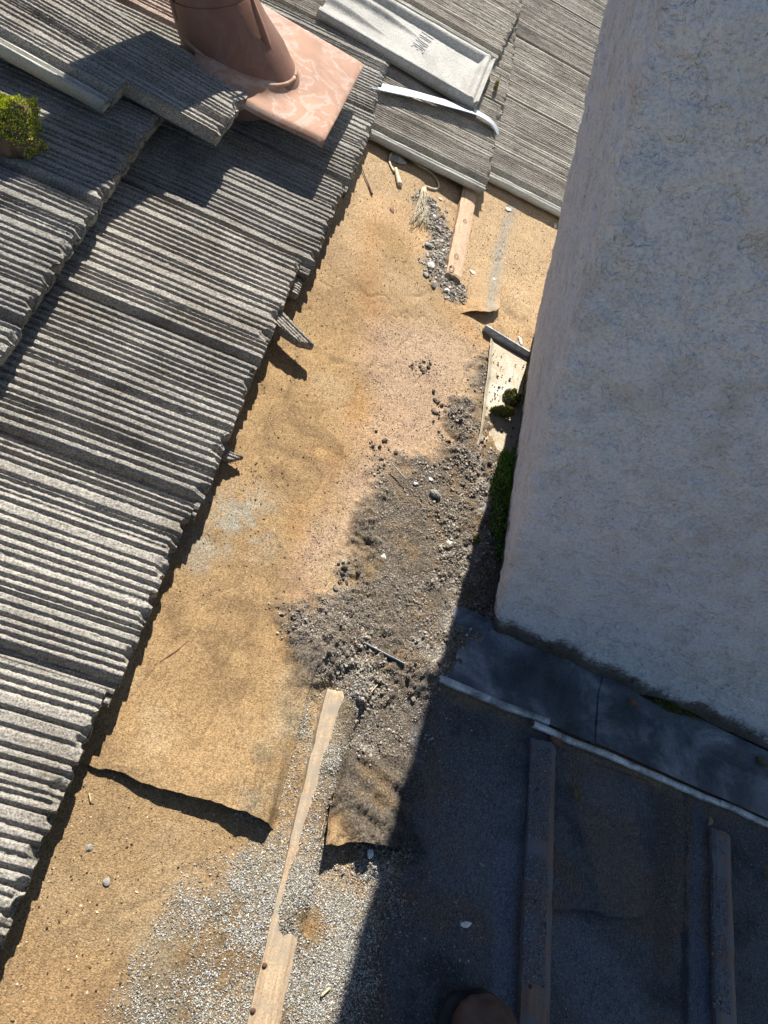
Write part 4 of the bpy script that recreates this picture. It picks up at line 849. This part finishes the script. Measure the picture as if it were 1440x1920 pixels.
# ------------------------------------------------------------------ scattered dirt, grit and crumbs (real grains)
def sample(n, u0, u1, v0, v1, wfun):
    out = []
    tot = 0
    while tot < n:
        u = rng.uniform(u0, u1, n * 2); v = rng.uniform(v0, v1, n * 2); f = fields(u, v); p = wfun(u, v, f); k = rng.random(len(u)) < p
        out.append(np.stack([u[k], v[k]], 1)); tot += k.sum()
        if len(out) > 30: break
    a = np.concatenate(out)[:n]; return a[:, 0], a[:, 1]
def grains(name, n, box, wfun, size, colfun, base, label=None, power=2.5, flat=0.75, sink=0.35):
    u, v = sample(n, *box, wfun); f = fields(u, v); z = relief(u, v, f); R = size[0] + (size[1] - size[0]) * rng.random(len(u)) ** power
    C = np.stack([u, v, z + R * flat * (1 - sink)], -1); me = scatter_mesh(name, C, R, colfun(u, v, f), M_grain, base, flat=flat, stretch=0.5)
    o = link(name, me); o.matrix_world = ROOF; o['kind'] = 'stuff'; o['label'] = label; o['category'] = 'dirt'; return o
def cj(base, var, lo=.6, hi=1.5):
    var = var * 0.25
    def g(u, v, f):
        c = np.ones((len(u), 3)) * np.array(base) * rng.uniform(lo, hi, (len(u), 1)); return np.clip(c * (1 + var * rng.normal(0, 1, (len(u), 3)) * 0.3), 0.01, 0.85)
    return g
bx = (0.0, 0.62, 0.15, 1.9)
grains('mud_crumbs', 9000, bx, lambda u, v, f: f['dark'] ** 1.2 * (1 - 0.85 * f['smooth']) * sm(-0.2, 0.4, fbm(u, v, 0.05, 3, 500)), (0.0005, 0.0026), cj((0.22, 0.19, 0.155), .3, .45, 2.0), 'ico', 'dark crumbs of mud and broken mortar heaped left of the chimney', 4.0)
grains('mud_fines', 40000, bx, lambda u, v, f: np.clip(f['dark'] * (1 - 0.5 * f['smooth']) + 0.2 * f['pink'], 0, 1) * sm(-0.4, 0.4, fbm(u, v, 0.04, 3, 508)), (0.0004, 0.0012), cj((0.24, 0.205, 0.165), .3, .35, 2.1), 'oct', 'fine dark soil spread over the felt left of the chimney', 2.0)
grains('pale_grit', 36000, (0.0, 0.62, -0.15, 0.75), lambda u, v, f: np.clip(f['grit'], 0, 1) * sm(-0.5, 0.3, fbm(u, v, 0.06, 3, 501)), (0.0005, 0.0013), cj((0.30, 0.285, 0.25), .2, .35, 1.9), 'oct', 'pale grey tile grit spilled along the lower batten', 2)
grains('felt_specks', 11000, (0.0, 0.62, -0.15, 1.9), lambda u, v, f: (0.25 + 0.75 * sm(0, .5, fbm(u, v, 0.15, 3, 502))) * (1 - f['dark']), (0.0005, 0.0017), cj((0.15, 0.105, 0.07), .3, .3, 2.4), 'oct', 'fine dark specks strewn over the bare tan felt', 3)
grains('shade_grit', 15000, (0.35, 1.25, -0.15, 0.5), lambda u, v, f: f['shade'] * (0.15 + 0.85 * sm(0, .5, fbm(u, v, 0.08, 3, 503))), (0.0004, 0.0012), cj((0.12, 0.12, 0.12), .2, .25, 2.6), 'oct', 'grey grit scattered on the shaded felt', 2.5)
grains('rubble_dust', 1500, (0.2, 0.5, 1.2, 1.9), lambda u, v, f: f['rub'], (0.0008, 0.0036), cj((0.27, 0.24, 0.20), .3, .3, 1.9), 'ico', 'grey rubble crumbs beside the short batten', 2.2)
dark_c = [P(*p) for p in ((618, 1225), (640, 1090), (820, 770), (845, 790), (790, 695), (705, 840), (715, 860), (850, 800), (760, 1260), (860, 900), (900, 880), (620, 1215), (800, 690))]
def near(u, v, f):
    w = np.zeros(len(u))
    for c in dark_c: w = np.maximum(w, np.exp(-(np.hypot(u - c[0], (v - c[1]) * .7) / (0.016 + 0.010 * fbm(u, v, .02, 3, 55))) ** 2))
    return w
grains('mud_clods', 420, bx, near, (0.0008, 0.0046), cj((0.12, 0.10, 0.08), .3, .5, 1.7), 'ico', 'large dark clods of mud in small heaps on the felt', 3.0, 0.85)
grains('straw_bits', 1300, (0.0, 0.62, -0.15, 1.9), lambda u, v, f: (1 - f['dark']) * (0.3 + 0.7 * sm(.3, .1, v)), (0.0006, 0.0017), cj((0.50, 0.40, 0.24), .3, .5, 1.4), 'oct', 'tiny pale splinters and straw bits strewn over the tan felt', 2.0, 0.4)
# dust and grit resting on the two shaded battens, and nails driven through the battens
def on_batten(name, label, pxa, pxb, wd, top, n):
    a = np.array(P(*pxa, top)); b = np.array(P(*pxb, top)); t = rng.random(n); o = (rng.random(n) - .5) * wd * .86; d = (b - a) / np.hypot(*(b - a))
    k = fbm(a[0] + (b - a)[0] * t, a[1] + (b - a)[1] * t, 0.06, 3, 520) > -0.15; t = t[k]; o = o[k]; R = 0.0004 + 0.0011 * rng.random(len(t)) ** 2
    C = np.stack([a[0] + (b - a)[0] * t - d[1] * o, a[1] + (b - a)[1] * t + d[0] * o, top + R * .4], -1)
    q = link(name, scatter_mesh(name, C, R, cj((0.17, 0.175, 0.18), .3, .35, 2.0)(t, t, None), M_grain, 'oct')); q.matrix_world = ROOF; q['kind'] = 'stuff'; q['label'] = label; q['category'] = 'dirt'
on_batten('batten_dust', 'grit resting on the shaded batten right of the boot', (1016, 1392), (992, 2050), 0.046, 0.0100, 5200)
on_batten('batten_dust', 'grit resting on the shaded batten near the right edge', (1345, 1560), (1358, 2050), 0.040, 0.0100, 2600)
M_rustn = simple_mat('rusty_nail', (0.10, 0.045, 0.025))
for (x, y, tp) in ((1008, 1480, .0105), (1004, 1690, .0105), (996, 1850, .0105), (1349, 1700, .0105), (1353, 1880, .0105), (498, 1810, .0135), (476, 1895, .0135), (846, 500, .0145)):
    nu0, nv0 = P(x, y, tp); me = lathe_v([(0.0, 0.0012), (0.0022, 0.0012), (0.0028, 0.0004), (0.0028, -0.002)], M_rustn, 'nail', 12)
    part('nail', me, (nu0, nv0, tp))
# crumbs lying on the rear tray
def tray(u, v, f):
    s = poly_sd(u, v, [P(915, 650), P(990, 690), P(950, 900), P(900, 1000), P(885, 800)]); return (s < 0) * (0.1 + 0.9 * sm(1.05, 0.85, v))
u, v = sample(700, .4, .6, .7, 1.3, tray); R = 0.0006 + 0.0028 * rng.random(len(u)) ** 3
o = link('tray_crumbs', scatter_mesh('tray_crumbs', np.stack([u, v, relief(u, v) * 0 + 0.006 + R * .5], -1), R, cj((0.12, 0.10, 0.08), .3)(u, v, None), M_grain, 'ico')); o.matrix_world = ROOF; o['kind'] = 'stuff'; o['label'] = 'dark crumbs lying on the beige metal tray'; o['category'] = 'dirt'

# ------------------------------------------------------------------ boot
def leather():
    m, nt, bs = mat_new('brown_boot_leather'); col = ramp(nt, noise(nt, 28, 5, 0.65, objco(nt)), [(0.3, (0.05, 0.026, 0.018)), (0.6, (0.13, 0.065, 0.042)), (0.75, (0.20, 0.125, 0.085))]); nt.links.new(col, bs.inputs['Base Color']); bs.inputs['Roughness'].default_value = 0.6
    bump(nt, bs, noise(nt, 400, 4, 0.6, objco(nt)), 0.001, 0.6); return m
M_leather = leather(); M_rubber = simple_mat('black_rubber_sole', (0.02, 0.02, 0.02)); M_denim = simple_mat('dark_denim', (0.03, 0.04, 0.07), .9); M_lace = simple_mat('dark_bootlace', (0.06, 0.045, 0.03))
bt = P(890, 1860, .03); byaw = 0.28
boot = thing('boot', 'brown leather boot toe of the photographer standing on the shaded felt', 'boot', RM(bt[0], bt[1], 0.004, byaw))
def loft(name, secs, mat, seg=28, cap=True):
    V_ = []
    for (y, cx_, z0, w_, h_, ex) in secs:
        for k in range(seg):
            g = 2 * math.pi * k / seg; c, s = math.cos(g), math.sin(g)
            V_.append((cx_ + w_ * math.copysign(abs(c) ** ex, c), y, z0 + h_ * (math.copysign(abs(s) ** ex, s) * .5 + .5)))
    F = []
    for i in range(len(secs) - 1):
        for k in range(seg): F.append((i * seg + k, i * seg + (k + 1) % seg, (i + 1) * seg + (k + 1) % seg, (i + 1) * seg + k))
    me = bpy.data.meshes.new(name); n = len(secs); F = F + [tuple(range(seg)), tuple(range((n - 1) * seg, n * seg))]; me.from_pydata(V_, [], F)
    for p in me.polygons: p.use_smooth = True
    me.materials.append(mat); return me
up_secs = [(-.002, 0, .03, .012, .012, .9), (-.008, 0, .022, .026, .030, .85), (-.022, 0, .016, .040, .045, .8), (-.045, 0, .014, .048, .055, .78), (-.08, 0, .014, .050, .064, .8), (-.12, .002, .014, .046, .075, .8), (-.16, .003, .014, .041, .095, .85), (-.19, .003, .014, .038, .12, .9), (-.215, .002, .014, .037, .15, .9), (-.25, 0, .014, .037, .17, .9), (-.285, 0, .014, .033, .175, .85), (-.303, 0, .018, .018, .16, .8)]
child('upper', loft('upper', up_secs, M_leather), boot)
so_secs = [(.003, 0, 0, .020, .022, .6), (-.006, 0, 0, .036, .022, .5), (-.025, 0, 0, .050, .022, .5), (-.06, 0, 0, .055, .022, .5), (-.12, .002, 0, .050, .020, .5), (-.17, .003, .004, .040, .016, .5), (-.20, .002, 0, .040, .024, .5), (-.27, 0, 0, .041, .026, .5), (-.305, 0, 0, .028, .026, .5)]
child('sole', loft('sole', so_secs, M_rubber), boot)
for i in range(4):
    y = -.115 - .022 * i; z = .092 + .022 * i; child('lace', tube([(-.026, y - .004, z - .012), (-.012, y, z + .002), (0.004, y + .003, z + .005), (.018, y, z + .002), (.03, y - .004, z - .012)], .0025, M_lace, 'lace', 6), boot)
legp = [RI @ Vector((0, 0, h)) for h in (0, .1, .25, .42, .5)]
lv = [(0.0 + p.x, -.252 + p.y, .15 + p.z) for p in legp]
child('trouser_leg', tube(lv, 0.07, M_denim, 'trouser_leg', 24, [.85, .95, 1.05, 1.2, 1.25]), boot)

# ------------------------------------------------------------------ surroundings far below
M_grass = simple_mat('dry_lawn', (0.09, 0.10, 0.04)); g = bpy.data.meshes.new('ground'); g.from_pydata([(-200, -200, 0), (200, -200, 0), (200, 200, 0), (-200, 200, 0)], [], [(0, 1, 2, 3)]); g.materials.append(M_grass)
go = link('ground', g); go.location = (0, 0, -5.2); go['kind'] = 'structure'
